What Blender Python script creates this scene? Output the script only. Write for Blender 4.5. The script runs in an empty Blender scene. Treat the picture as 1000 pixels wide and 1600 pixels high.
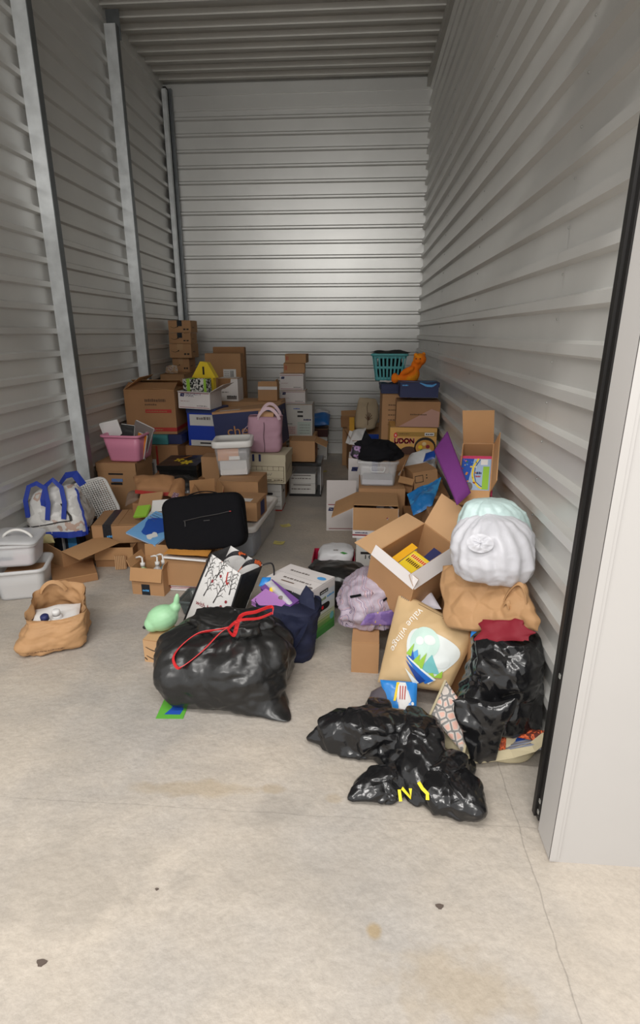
import bpy, math, random
from mathutils import Vector, Matrix, noise
V = Vector
R = math.radians
scene = bpy.context.scene
C = scene.collection
random.seed(7)

# ---------------------------------------------------------------- camera, world, lamps, exposure
cam_data = bpy.data.cameras.new('camera')
cam = bpy.data.objects.new('camera', cam_data)
C.objects.link(cam)
cam.location = (0, 0, 1.6)
cam.rotation_euler = (R(90 - 18.17), 0, R(4.01))
cam_data.sensor_fit = 'VERTICAL'
cam_data.sensor_height = 36.0
cam_data.lens = 36.0 * 853.0 / 1600.0
cam_data.clip_start = 0.02
scene.camera = cam

world = bpy.data.worlds.new('hallway_ambient')
scene.world = world
world.use_nodes = True
bg = world.node_tree.nodes['Background']
bg.inputs[0].default_value = (1.0, 0.99, 0.975, 1)
bg.inputs[1].default_value = 1.1


def strip_lamp(name, loc, sx, sy, power, aim=(0, 0, -1)):
    d = bpy.data.lights.new(name, 'AREA')
    d.shape = 'RECTANGLE'
    d.size, d.size_y = sx, sy
    d.energy = power
    d.color = (1.0, 0.97, 0.93)
    o = bpy.data.objects.new(name, d)
    C.objects.link(o)
    o.location = loc
    o.rotation_euler = V(aim).to_track_quat('-Z', 'Y').to_euler()
    return o


# the corridor's ceiling strips, outside the unit above the person taking the picture
strip_lamp('corridor_strip_lamp', (-0.75, 0.38, 3.58), 3.0, 0.28, 68)
strip_lamp('corridor_strip_lamp', (-0.75, -2.2, 3.8), 3.0, 0.35, 120, (0, 0.75, -1))

vs = scene.view_settings
vs.view_transform = 'Standard'
vs.look = 'None'
vs.gamma = 1.0
vs.use_curve_mapping = False
vs.exposure = 0.0

# ---------------------------------------------------------------- materials
MATS = {}


def mat(name, col, rough=0.6, metal=0.0, bump=0.0, bscale=40.0, var=0.0, vscale=6.0, spec=0.5,
        stretch=None, coat=0.0, sheen=0.0):
    """Principled material; bump = fine relief, var = mottling of the colour."""
    if name in MATS:
        return MATS[name]
    m = bpy.data.materials.new(name)
    m.use_nodes = True
    nt = m.node_tree
    p = nt.nodes['Principled BSDF']
    p.inputs['Base Color'].default_value = (*col, 1)
    p.inputs['Roughness'].default_value = rough
    p.inputs['Metallic'].default_value = metal
    p.inputs['Specular IOR Level'].default_value = spec
    p.inputs['Coat Weight'].default_value = coat
    tc = None
    if bump or var:
        tc = nt.nodes.new('ShaderNodeTexCoord')
        src = tc.outputs['Object']
        if stretch:
            mp = nt.nodes.new('ShaderNodeMapping')
            mp.inputs['Scale'].default_value = stretch
            nt.links.new(src, mp.inputs[0])
            src = mp.outputs[0]
    if var:
        n = nt.nodes.new('ShaderNodeTexNoise')
        n.inputs['Scale'].default_value = vscale
        n.inputs['Detail'].default_value = 5
        nt.links.new(src, n.inputs['Vector'])
        r = nt.nodes.new('ShaderNodeMapRange')
        r.inputs[1].default_value, r.inputs[2].default_value = 0.3, 0.7
        r.inputs[3].default_value, r.inputs[4].default_value = 1 - var, 1 + var
        nt.links.new(n.outputs[0], r.inputs[0])
        mx = nt.nodes.new('ShaderNodeMix')
        mx.data_type = 'RGBA'
        mx.blend_type = 'MULTIPLY'
        mx.inputs[0].default_value = 1
        mx.inputs[6].default_value = (*col, 1)
        nt.links.new(r.outputs[0], mx.inputs[7])
        nt.links.new(mx.outputs[2], p.inputs['Base Color'])
    if bump:
        n = nt.nodes.new('ShaderNodeTexNoise')
        n.inputs['Scale'].default_value = bscale
        n.inputs['Detail'].default_value = 6
        nt.links.new(src, n.inputs['Vector'])
        b = nt.nodes.new('ShaderNodeBump')
        b.inputs['Strength'].default_value = bump
        b.inputs['Distance'].default_value = 0.01
        nt.links.new(n.outputs[0], b.inputs['Height'])
        nt.links.new(b.outputs[0], p.inputs['Normal'])
    MATS[name] = m
    return m


def srgb(r, g, b):
    f = lambda c: (c / 255 / 12.92) if c / 255 <= 0.04045 else ((c / 255 + 0.055) / 1.055) ** 2.4
    return (f(r), f(g), f(b))


def clear_mat(name, col, opacity=0.35, rough=0.25):
    if name in MATS:
        return MATS[name]
    m = bpy.data.materials.new(name)
    m.use_nodes = True
    nt = m.node_tree
    p = nt.nodes['Principled BSDF']
    p.inputs['Base Color'].default_value = (*col, 1)
    p.inputs['Roughness'].default_value = rough
    t = nt.nodes.new('ShaderNodeBsdfTransparent')
    x = nt.nodes.new('ShaderNodeMixShader')
    x.inputs[0].default_value = opacity
    nt.links.new(t.outputs[0], x.inputs[1])
    nt.links.new(p.outputs[0], x.inputs[2])
    nt.links.new(x.outputs[0], nt.nodes['Material Output'].inputs[0])
    MATS[name] = m
    return m


def ramp_mat(name, tex, scale, stops, rough=0.6, detail=4, coords='Object', stretch=(1, 1, 1), distort=0.0, bump=0.0,
             feature=None, const=True):
    """Printed pattern: a noise / voronoi / wave texture through a colour ramp."""
    if name in MATS:
        return MATS[name]
    m = bpy.data.materials.new(name)
    m.use_nodes = True
    nt = m.node_tree
    p = nt.nodes['Principled BSDF']
    p.inputs['Roughness'].default_value = rough
    tc = nt.nodes.new('ShaderNodeTexCoord')
    mp = nt.nodes.new('ShaderNodeMapping')
    mp.inputs['Scale'].default_value = stretch
    nt.links.new(tc.outputs[coords], mp.inputs[0])
    if tex == 'noise':
        n = nt.nodes.new('ShaderNodeTexNoise')
        n.inputs['Detail'].default_value = detail
        n.inputs['Distortion'].default_value = distort
        out = n.outputs[0]
    elif tex == 'voronoi':
        n = nt.nodes.new('ShaderNodeTexVoronoi')
        if feature:
            n.feature = feature
        out = n.outputs['Distance']
    else:
        n = nt.nodes.new('ShaderNodeTexWave')
        n.inputs['Distortion'].default_value = distort
        n.inputs['Detail'].default_value = detail
        out = n.outputs[1]
    n.inputs['Scale'].default_value = scale
    nt.links.new(mp.outputs[0], n.inputs['Vector'])
    cr = nt.nodes.new('ShaderNodeValToRGB')
    cr.color_ramp.interpolation = 'CONSTANT' if const else 'LINEAR'
    e = cr.color_ramp.elements
    while len(e) > 1:
        e.remove(e[0])
    e[0].position, e[0].color = stops[0][0], (*stops[0][1], 1)
    for pos, c in stops[1:]:
        k = e.new(pos)
        k.color = (*c, 1)
    nt.links.new(out, cr.inputs[0])
    nt.links.new(cr.outputs[0], p.inputs['Base Color'])
    if bump:
        nb = nt.nodes.new('ShaderNodeTexNoise')
        nb.inputs['Scale'].default_value = 18
        nb.inputs['Detail'].default_value = 5
        nt.links.new(tc.outputs['Object'], nb.inputs['Vector'])
        b = nt.nodes.new('ShaderNodeBump')
        b.inputs['Strength'].default_value = bump
        b.inputs['Distance'].default_value = 0.02
        nt.links.new(nb.outputs[0], b.inputs['Height'])
        nt.links.new(b.outputs[0], p.inputs['Normal'])
    MATS[name] = m
    return m


def concrete_mat():
    m = bpy.data.materials.new('concrete')
    m.use_nodes = True
    nt = m.node_tree
    L = nt.links.new
    p = nt.nodes['Principled BSDF']
    p.inputs['Roughness'].default_value = 0.55
    tc = nt.nodes.new('ShaderNodeTexCoord')
    src = tc.outputs['Object']

    def nz(scale, detail, lo, hi, a, b, rough=0.55):
        n = nt.nodes.new('ShaderNodeTexNoise')
        n.inputs['Scale'].default_value = scale
        n.inputs['Detail'].default_value = detail
        n.inputs['Roughness'].default_value = rough
        L(src, n.inputs['Vector'])
        r = nt.nodes.new('ShaderNodeMapRange')
        r.inputs[1].default_value, r.inputs[2].default_value = lo, hi
        r.inputs[3].default_value, r.inputs[4].default_value = a, b
        L(n.outputs[0], r.inputs[0])
        return n, r

    def mul(c, f):
        x = nt.nodes.new('ShaderNodeMix')
        x.data_type = 'RGBA'
        x.blend_type = 'MULTIPLY'
        x.inputs[0].default_value = 1
        L(c, x.inputs[6])
        L(f, x.inputs[7])
        return x.outputs[2]

    base = nt.nodes.new('ShaderNodeMix')
    base.data_type = 'RGBA'
    base.inputs[6].default_value = (*srgb(190, 180, 167), 1)
    base.inputs[7].default_value = (*srgb(172, 166, 159), 1)
    _, big = nz(1.3, 4, 0.40, 0.62, 0, 1)
    L(big.outputs[0], base.inputs[0])
    _, mid = nz(5, 8, 0.3, 0.7, 0.88, 1.07, 0.65)
    _, fine = nz(60, 6, 0.3, 0.7, 0.90, 1.08, 0.7)
    c = mul(mul(base.outputs[2], mid.outputs[0]), fine.outputs[0])
    # worn stains with shapes of their own (tyre and drip marks)
    sep = nt.nodes.new('ShaderNodeSeparateXYZ')
    L(src, sep.inputs[0])

    def math_(op, a, b=None):
        k = nt.nodes.new('ShaderNodeMath')
        k.operation = op
        for i, v in enumerate((a, b)):
            if v is None:
                continue
            if isinstance(v, (int, float)):
                k.inputs[i].default_value = v
            else:
                L(v, k.inputs[i])
        return k.outputs[0]

    wob = nt.nodes.new('ShaderNodeTexNoise')
    wob.inputs['Scale'].default_value = 9
    wob.inputs['Detail'].default_value = 6
    L(src, wob.inputs['Vector'])

    def spot(x, y, rx, ry, dark, tint=(1, 1, 1)):
        nonlocal c
        dx = math_('DIVIDE', math_('SUBTRACT', sep.outputs[0], x), rx)
        dy = math_('DIVIDE', math_('SUBTRACT', sep.outputs[1], y), ry)
        d = math_('ADD', math_('MULTIPLY', dx, dx), math_('MULTIPLY', dy, dy))
        d = math_('ADD', math_('SQRT', d), math_('MULTIPLY', math_('SUBTRACT', wob.outputs[0], 0.5), 2.6))
        r = nt.nodes.new('ShaderNodeMapRange')
        r.inputs[1].default_value, r.inputs[2].default_value = 0.6, 1.25
        r.inputs[3].default_value, r.inputs[4].default_value = dark, 0
        L(d, r.inputs[0])
        x_ = nt.nodes.new('ShaderNodeMix')
        x_.data_type = 'RGBA'
        L(r.outputs[0], x_.inputs[0])
        L(c, x_.inputs[6])
        x_.inputs[7].default_value = (*tint, 1)
        c = x_.outputs[2]

    grey = srgb(150, 143, 134)
    yel = srgb(163, 141, 104)
    spot(-0.235, 1.50, 0.13, 0.06, 0.35, grey)
    spot(-0.60, 1.56, 0.22, 0.035, 0.35, yel)
    spot(-0.28, 1.58, 0.04, 0.02, 0.35, yel)
    spot(-0.06, 1.55, 0.03, 0.02, 0.3, yel)
    spot(0.075, 1.10, 0.022, 0.022, 0.75, yel)
    spot(-0.9, 1.2, 0.30, 0.16, 0.35, grey)
    spot(-0.2, 1.25, 0.34, 0.10, 0.25, grey)
    spot(0.28, 0.98, 0.16, 0.08, 0.30, yel)
    # hairline control joints: along the threshold and inside the right jamb
    w2 = math_('MULTIPLY', math_('SUBTRACT', wob.outputs[0], 0.5), 0.02)
    ln1 = math_('ABSOLUTE', math_('ADD', math_('SUBTRACT', sep.outputs[1], 1.475), w2))
    ln2 = math_('ABSOLUTE', math_('ADD', math_('SUBTRACT', sep.outputs[0], 0.575), w2))
    for ln, wd, k in ((ln1, 0.003, 0.14), (ln2, 0.003, 0.28)):
        r = nt.nodes.new('ShaderNodeMapRange')
        r.inputs[1].default_value, r.inputs[2].default_value = wd * 0.3, wd
        r.inputs[3].default_value, r.inputs[4].default_value = 1 - k, 1
        L(ln, r.inputs[0])
        c = mul(c, r.outputs[0])
    L(c, p.inputs['Base Color'])
    n2 = nt.nodes.new('ShaderNodeTexNoise')
    n2.inputs['Scale'].default_value = 30
    n2.inputs['Detail'].default_value = 8
    L(src, n2.inputs['Vector'])
    b = nt.nodes.new('ShaderNodeBump')
    b.inputs['Strength'].default_value = 0.5
    b.inputs['Distance'].default_value = 0.01
    L(n2.outputs[0], b.inputs['Height'])
    L(b.outputs[0], p.inputs['Normal'])
    return m


# ---------------------------------------------------------------- mesh building
_tl = {}


def text_mesh(s):
    if s not in _tl:
        cu = bpy.data.curves.new('lettering', 'FONT')
        cu.body = s
        cu.resolution_u = 3
        o = bpy.data.objects.new('lettering', cu)
        me = bpy.data.meshes.new_from_object(o)
        vv = [(v.co.x, v.co.y) for v in me.vertices]
        ff = [tuple(p.vertices) for p in me.polygons]
        bpy.data.objects.remove(o)
        bpy.data.curves.remove(cu)
        bpy.data.meshes.remove(me)
        x0 = min(a for a, b in vv)
        x1 = max(a for a, b in vv)
        _tl[s] = ([(a - x0, b) for a, b in vv], ff, x1 - x0)
    return _tl[s]


class MB:
    """Collects shapes; build() links them as ONE mesh object."""

    def __init__(self):
        self.v, self.f, self.mi, self.ms = [], [], [], []

    def m(self, material):
        if material not in self.ms:
            self.ms.append(material)
        return self.ms.index(material)

    def add(self, vs_, fs, material):
        n = len(self.v)
        self.v += [tuple(a) for a in vs_]
        k = self.m(material)
        for f in fs:
            self.f.append(tuple(n + i for i in f))
            self.mi.append(k)
        return self

    def poly(self, pts, material):
        return self.add(pts, [tuple(range(len(pts)))], material)

    def obox(self, o, a, b, c, material):
        o, a, b, c = V(o), V(a), V(b), V(c)
        p = [o, o + a, o + a + b, o + b, o + c, o + a + c, o + a + b + c, o + b + c]
        return self.add(p, [(0, 3, 2, 1), (4, 5, 6, 7), (0, 1, 5, 4), (1, 2, 6, 5), (2, 3, 7, 6), (3, 0, 4, 7)], material)

    def box(self, x0, x1, y0, y1, z0, z1, material):
        return self.obox((x0, y0, z0), (x1 - x0, 0, 0), (0, y1 - y0, 0), (0, 0, z1 - z0), material)

    def grid(self, fn, nu, nv, material, cu=False, cv=False):
        """fn(u,v) with u,v in 0..1; cu / cv close the sheet on itself."""
        n = len(self.v)
        for j in range(nv if cv else nv + 1):
            for i in range(nu if cu else nu + 1):
                self.v.append(tuple(fn(i / nu, j / nv)))
        w = nu if cu else nu + 1
        h = nv if cv else nv + 1
        k = self.m(material)
        for j in range(nv):
            for i in range(nu):
                a, b = j * w + i, j * w + (i + 1) % w
                c_, d = ((j + 1) % h) * w + (i + 1) % w, ((j + 1) % h) * w + i
                self.f.append((n + a, n + b, n + c_, n + d))
                self.mi.append(k)
        return self

    def rings(self, rs, material, cap0=True, cap1=True):
        """Skin between rings of equal point count."""
        n = len(self.v)
        w = len(rs[0])
        k = self.m(material)
        for r in rs:
            self.v += [tuple(p) for p in r]
        for j in range(len(rs) - 1):
            for i in range(w):
                self.f.append((n + j * w + i, n + j * w + (i + 1) % w, n + (j + 1) * w + (i + 1) % w, n + (j + 1) * w + i))
                self.mi.append(k)
        if cap0:
            self.f.append(tuple(n + i for i in reversed(range(w))))
            self.mi.append(k)
        if cap1:
            self.f.append(tuple(n + (len(rs) - 1) * w + i for i in range(w)))
            self.mi.append(k)
        return self

    def tube(self, path, r, material, n=8):
        path = [V(p) for p in path]
        rs = []
        up = V((0.13, 0.31, 1)).normalized()
        for i, p in enumerate(path):
            t = (path[min(i + 1, len(path) - 1)] - path[max(i - 1, 0)]).normalized()
            a = t.cross(up)
            if a.length < 0.05:
                a = t.cross(V((1, 0, 0)))
            a.normalize()
            b = t.cross(a).normalized()
            rr = r(i / (len(path) - 1)) if callable(r) else r
            rs.append([p + a * math.cos(k * 2 * math.pi / n) * rr + b * math.sin(k * 2 * math.pi / n) * rr for k in range(n)])
        return self.rings(rs, material)

    def ribbon(self, path, width, material, side=None, th=0.002):
        """Flat strap swept along a path; side = direction of its width (vector or list)."""
        path = [V(p) for p in path]
        rs = []
        for i, p in enumerate(path):
            t = (path[min(i + 1, len(path) - 1)] - path[max(i - 1, 0)]).normalized()
            s = side[i] if isinstance(side, list) else side
            s = V(s) if s is not None else t.cross(V((0, 0, 1)))
            s = (s - t * s.dot(t))
            s.normalize()
            nn = t.cross(s).normalized()
            wd = width(i / (len(path) - 1)) if callable(width) else width
            rs.append([p + s * wd / 2 + nn * th / 2, p - s * wd / 2 + nn * th / 2, p - s * wd / 2 - nn * th / 2, p + s * wd / 2 - nn * th / 2])
        return self.rings(rs, material)

    def text(self, s, fr, x, y, size, material, width=None, fit=None):
        """Lettering laid on a surface; fr(x, y) is a point of that surface."""
        vv, ff, w = text_mesh(s)
        sx = size
        if fit:
            sx = fit / max(w, 1e-4)
        pts = [fr(x + a * sx, y + b * size) for a, b in vv]
        return self.add(pts, ff, material)

    def rect(self, fr, x0, x1, y0, y1, material, nx=1, ny=1):
        if nx == 1 and ny == 1:
            return self.poly([fr(x0, y0), fr(x1, y0), fr(x1, y1), fr(x0, y1)], material)
        return self.grid(lambda u, v: fr(x0 + (x1 - x0) * u, y0 + (y1 - y0) * v), nx, ny, material)

    def fan(self, fr, pts, material, sub=6):
        """Outline of a printed shape, filled towards its middle in steps so that it follows a curved surface."""
        cx = sum(a for a, b in pts) / len(pts)
        cy = sum(b for a, b in pts) / len(pts)
        rs = []
        for k in range(sub + 1):
            t = 0.02 + 0.98 * k / sub
            rs.append([fr(cx + (a - cx) * t, cy + (b - cy) * t) for a, b in pts])
        return self.rings(rs, material, cap0=True, cap1=False)

    def stroke(self, fr, pts, w, material):
        """Printed line on a surface."""
        for k in range(len(pts) - 1):
            (a, b), (c_, d) = pts[k], pts[k + 1]
            l = math.hypot(c_ - a, d - b) or 1e-6
            w0 = w[k] if isinstance(w, list) else w
            w1 = w[k + 1] if isinstance(w, list) else w
            nx, ny = -(d - b) / l / 2, (c_ - a) / l / 2
            self.poly([fr(a - nx * w0, b - ny * w0), fr(c_ - nx * w1, d - ny * w1), fr(c_ + nx * w1, d + ny * w1), fr(a + nx * w0, b + ny * w0)], material)
        return self

    def scribble(self, fr, x0, x1, y, h, material, n=6, rnd=None):
        """Print too small to read: a broken bar."""
        rnd = rnd or random
        x = x0
        while x < x1:
            l = (x1 - x0) / n * rnd.uniform(0.5, 1.1)
            self.rect(fr, x, min(x + l * 0.8, x1), y, y + h * rnd.uniform(0.7, 1), material)
            x += l
        return self

    def build(self, name, parent=None, smooth=False):
        me = bpy.data.meshes.new(name)
        me.from_pydata(self.v, [], self.f)
        for a in self.ms:
            me.materials.append(a)
        me.polygons.foreach_set('material_index', self.mi)
        if smooth:
            me.polygons.foreach_set('use_smooth', [True] * len(self.f))
        me.update()
        o = bpy.data.objects.new(name, me)
        C.objects.link(o)
        o.parent = parent
        return o


def tag(o, label=None, cat=None, group=None, kind=None):
    if label:
        o['label'] = label
    if cat:
        o['category'] = cat
    if group:
        o['group'] = group
    if kind:
        o['kind'] = kind
    return o


def thing(name, label, cat, loc=(0, 0, 0), rot=(0, 0, 0), group=None, matrix=None):
    o = bpy.data.objects.new(name, None)
    o.empty_display_size = 0.05
    C.objects.link(o)
    if matrix is not None:
        o.matrix_world = matrix
    else:
        o.location = loc
        o.rotation_euler = rot
    return tag(o, label, cat, group)


def structure(o):
    o['kind'] = 'structure'
    return o


# ---------------------------------------------------------------- the unit
M_WALL = mat('painted_steel_panel', srgb(212, 211, 207), 0.38, 0.30, var=0.05, vscale=2.0)
M_WALLB = mat('painted_steel_rear_panel', srgb(214, 214, 211), 0.36, 0.42, var=0.05, vscale=2.0)
M_CEIL = mat('steel_decking', srgb(196, 194, 188), 0.5, 0.2, var=0.06, vscale=2.0)
M_GALV = mat('galvanised_post', srgb(214, 218, 220), 0.36, 0.3, var=0.14, vscale=9.0)
M_GALVD = mat('galvanised_shaded', srgb(120, 124, 126), 0.42, 0.7, var=0.12, vscale=9.0)  # darker copy of the galvanised steel, shade painted into the side faces
M_WHITEW = mat('white_wall_paint', srgb(192, 189, 186), 0.5, var=0.02, vscale=3.0)
M_BLACKT = mat('black_rubber_track', srgb(22, 20, 19), 0.5)
M_SCREW = mat('screw_head', srgb(168, 168, 164), 0.4, 0.5)
M_CONC = concrete_mat()

XL, XR, YB, YF, ZC = -2.37, 0.765, 7.51, 1.46, 4.36


def profile(z0, z1, pitch, first, rib, depth, flat=0.4):
    """(height, stand-off) outline of a ribbed sheet between z0 and z1."""
    pts = [(z0, 0)]
    z = first
    while z + rib < z1:
        if z > z0:
            s = rib * (1 - flat) / 2
            pts += [(z, 0), (z + s, depth), (z + rib - s, depth), (z + rib, 0)]
        z += pitch
    pts.append((z1, 0))
    return pts


def sheet(mb, prof, fn, a0, a1, material):
    """Extrude a ribbed outline from a0 to a1."""
    for (z0, d0), (z1, d1) in zip(prof, prof[1:]):
        mb.poly([fn(a0, z0, d0), fn(a1, z0, d0), fn(a1, z1, d1), fn(a0, z1, d1)], material)


floor = structure(MB().box(-4.5, 4.0, -3.0, YB + 0.12, -0.1, 0.0, M_CONC).build('floor'))

# right wall: slab, ribbed panels lapping at screwed seams
wr = structure(MB().box(XR, XR + 0.05, YF, YB + 0.1, 0, ZC + 0.1, M_WALL).build('wall_right'))
pr = profile(0.0, ZC, 0.160, 0.075, 0.060, 0.030, 0.62)
seams = [YF, 2.32, 3.98, 5.62, YB]
for k in range(4):
    mb = MB()
    off = 0.001 + 0.0006 * (k % 2)
    sheet(mb, pr, lambda a, z, d: (XR - off - d, a, z), seams[k] - (0.02 if k else 0), seams[k + 1], M_WALL)
    mb.build('panel', wr)
sc = None
for k in (1, 2, 3):
    for j in range(22):
        z = 0.21 + 0.160 * j
        if z > ZC - 0.1:
            continue
        if sc is None:
            ring = [[(XR - 0.002 - d, r_ * math.cos(t * math.pi / 4), r_ * math.sin(t * math.pi / 4)) for t in range(8)] for r_, d in ((0.0055, 0), (0.004, 0.003))]
            o = MB().rings(ring, M_SCREW).build('screw', wr)
            sc = o
        else:
            o = sc.copy()
            C.objects.link(o)
        o.location = (0, seams[k] - 0.01, z)
# left wall
wl = structure(MB().box(XL - 0.05, XL, YF, YB + 0.1, 0, ZC + 0.1, M_WALL).build('wall_left'))
pl = profile(0.0, ZC, 0.1665, 0.085, 0.060, 0.028, 0.62)
for k, (a, b) in enumerate(((YF, 2.6), (2.6, 4.32), (4.32, 5.85), (5.85, YB))):
    mb = MB()
    sheet(mb, pl, lambda a_, z, d: (XL + 0.001 + d, a_, z), b, a, M_WALL)
    mb.build('panel', wl)
# back wall
wb = structure(MB().box(XL - 0.05, XR + 0.05, YB, YB + 0.06, 0, ZC + 0.1, M_WALLB).build('wall_back'))
pb = profile(0.0, ZC - 0.26, 0.1672, 0.145, 0.050, 0.019, 0.40)
for (a, b) in ((XL, -0.8), (-0.8, XR)):
    mb = MB()
    sheet(mb, pb, lambda a_, z, d: (a_, YB - 0.001 - d, z), a, b, M_WALLB)
    mb.build('panel', wb)
mb = MB()
mb.box(XL, XR, YB - 0.02, YB - 0.001, ZC - 0.27, ZC, M_WALLB)
mb.build('header_flashing', wb)
mb = MB()
mb.box(XL, XR, YB - 0.035, YB - 0.018, ZC - 0.12, ZC - 0.10, M_WALLB)
mb.box(XL, XR, YB - 0.028, YB - 0.018, ZC - 0.25, ZC - 0.235, M_WALLB)
mb.build('flashing_lip', wb)
# ceiling decking, ribs across the unit
ce = structure(MB().box(XL - 0.05, XR + 0.05, YF, YB + 0.06, ZC + 0.06, ZC + 0.11, M_CEIL).build('ceiling'))
y = YF
pc = profile(YF, YB, 0.2165, 1.50, 0.085, 0.045, 0.62)
mb = MB()
sheet(mb, pc, lambda a_, z, d: (a_, z, ZC + 0.045 - d), XR, XL, M_CEIL)
mb.build('decking_panel', ce)
mb = MB()
mb.box(XR - 0.07, XR - 0.001, YF, YB - 0.03, ZC - 0.10, ZC - 0.004, M_CEIL)
tr1 = structure(mb.build('trim_1'))

# galvanised posts standing against the left wall, corner channel at the back
for i, yy in enumerate((2.82, 4.30, 5.83)):
    t = thing('steel_post', ('galvanised steel post on left wall nearest the doorway', 'galvanised steel post on left wall beside the blue and white bag',
                             'galvanised steel post on left wall behind the cardboard boxes')[i], 'post', (XL + 0.028, yy, 0), group='galvanised posts of the left wall')
    mb = MB()
    top = ZC - 0.14
    mb.box(0, 0.105, 0.0, 0.062, 0.0, top, M_GALV)
    mb.build('web', t)
    mb = MB()
    mb.box(0.105, 0.111, -0.002, 0.064, 0, top, M_GALVD)
    mb.build('flange', t)
    mb = MB()
    mb.box(0.0, 0.125, 0.063, 0.069, top - 0.1, top + 0.13, M_GALVD)
    mb.build('cap_bracket', t)
t = thing('corner_channel', 'double steel corner channel where left wall meets ribbed back wall', 'channel', (XL + 0.034, YB - 0.205, 0))
MB().box(0, 0.05, 0, 0.06, 0, ZC - 0.1, M_GALV).build('web', t)
MB().box(0.0, 0.035, 0.06, 0.165, 0, ZC - 0.06, M_BLACKT).build('shaded_gap_strip', t)  # black strip painted in for the shade of the open gap
MB().box(0.04, 0.078, 0.120, 0.165, 0, ZC - 0.06, M_GALVD).build('flange', t)

# front wall of the unit: white right return, header over the doorway, left return (behind the frame's edge)
XJ, YW = 0.634, 1.353
wf = structure(MB().box(XJ + 0.004, 3.6, YW, YF, 0, 2.9, M_WHITEW).build('wall_front'))
MB().box(-4.4, -2.25, YW, YF, 0, 2.9, M_WHITEW).build('left_return', wf)
MB().box(-2.25, XJ + 0.004, YW, YF, 4.16, ZC + 0.1, M_WHITEW).build('lintel', wf)
MB().box(-2.25, XJ + 0.004, YW, YF + 0.12, 2.46, 2.95, M_WHITEW).build('unseen_header', wf)  # unseen, guessed band; gap left above so light reaches the upper walls
MB().box(XJ + 0.004, 3.6, YW, YF, 2.9, ZC + 0.1, M_WHITEW).build('upper_wall', wf)
MB().box(-4.4, -2.25, YW, YF, 2.9, ZC + 0.1, M_WHITEW).build('upper_wall', wf)
mb = MB()
mb.box(XJ, XJ + 0.03, YW - 0.004, YF + 0.002, 0.012, 4.16, M_WHITEW)
mb.box(XJ, XJ + 0.02, YW - 0.006, YW - 0.001, 0.012, 4.16, M_WHITEW)
structure(mb.build('trim_2'))
dr = structure(MB().box(XJ - 0.004, XJ + 0.10, YF + 0.004, YF + 0.022, 0.045, 4.16, M_BLACKT).build('trim_3'))
MB().box(XJ - 0.012, XJ + 0.008, YF + 0.024, YF + 0.046, 0.045, 4.16, M_BLACKT).build('track_lip', dr)
for z in (0.07, 0.115, 0.60):
    MB().box(XJ - 0.007, XJ - 0.003, YF + 0.006, YF + 0.016, z, z + 0.014, M_SCREW).build('rivet', dr)


# ---------------------------------------------------------------- colours of the goods
def crinkle_mat(name, col, rough, strength, scale, spec=0.6):
    """Crumpled film: creases from a warped cell pattern."""
    m = bpy.data.materials.new(name)
    m.use_nodes = True
    nt = m.node_tree
    L = nt.links.new
    p = nt.nodes['Principled BSDF']
    p.inputs['Base Color'].default_value = (*col, 1)
    p.inputs['Roughness'].default_value = rough
    p.inputs['Specular IOR Level'].default_value = spec
    tc = nt.nodes.new('ShaderNodeTexCoord')
    wn = nt.nodes.new('ShaderNodeTexNoise')
    wn.inputs['Scale'].default_value = 5
    wn.inputs['Detail'].default_value = 3
    L(tc.outputs['Object'], wn.inputs['Vector'])
    ad = nt.nodes.new('ShaderNodeMix')
    ad.data_type = 'RGBA'
    ad.blend_type = 'ADD'
    ad.inputs[0].default_value = 0.12
    L(tc.outputs['Object'], ad.inputs[6])
    L(wn.outputs['Color'], ad.inputs[7])
    prev = None
    for k, (sc_, st) in enumerate(((scale, strength), (scale * 2.7, strength * 0.6))):
        vo = nt.nodes.new('ShaderNodeTexVoronoi')
        vo.inputs['Scale'].default_value = sc_
        L(ad.outputs[2], vo.inputs['Vector'])
        b = nt.nodes.new('ShaderNodeBump')
        b.inputs['Strength'].default_value = st
        b.inputs['Distance'].default_value = 0.25 / sc_
        L(vo.outputs['Distance'], b.inputs['Height'])
        if prev:
            L(prev.outputs[0], b.inputs['Normal'])
        prev = b
    L(prev.outputs[0], p.inputs['Normal'])
    MATS[name] = m
    return m


CA = mat('cardboard', srgb(178, 136, 96), 0.75, bump=0.05, bscale=60, var=0.06, vscale=5)
CB = mat('cardboard_dark', srgb(158, 116, 78), 0.75, bump=0.05, bscale=60, var=0.07, vscale=5)
CL = mat('cardboard_light', srgb(198, 158, 116), 0.75, bump=0.05, bscale=60, var=0.05, vscale=5)
CI = mat('cardboard_inside', srgb(186, 142, 98), 0.8, bump=0.05, bscale=60, var=0.05, vscale=5)
WH = mat('white_board', srgb(222, 216, 214), 0.55, bump=0.03, bscale=50, var=0.03)
WG = mat('white_print_board', srgb(205, 203, 198), 0.55, var=0.05)
BEIGE = mat('beige_board', srgb(203, 192, 166), 0.65, var=0.04)
PAPER = mat('white_paper', srgb(226, 224, 222), 0.6, var=0.03)
TAPE = mat('brown_packing_tape', srgb(190, 152, 112), 0.25)
INK = mat('black_ink', srgb(32, 28, 27), 0.6)
INKG = mat('grey_ink', srgb(120, 112, 108), 0.6)
INKB = mat('brown_ink', srgb(100, 72, 50), 0.7)
REDP = mat('red_print', srgb(172, 44, 38), 0.6)
MAROON = mat('maroon_print', srgb(142, 42, 52), 0.6)
NAVYP = mat('navy_print', srgb(38, 44, 92), 0.55)
BLUEP = mat('blue_print', srgb(36, 84, 178), 0.5)
SKYP = mat('sky_blue_print', srgb(84, 160, 220), 0.5)
GREENP = mat('green_print', srgb(52, 132, 50), 0.5)
LIME = mat('lime_print', srgb(150, 196, 62), 0.5)
YEL = mat('yellow_print', srgb(238, 206, 44), 0.5)
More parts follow.
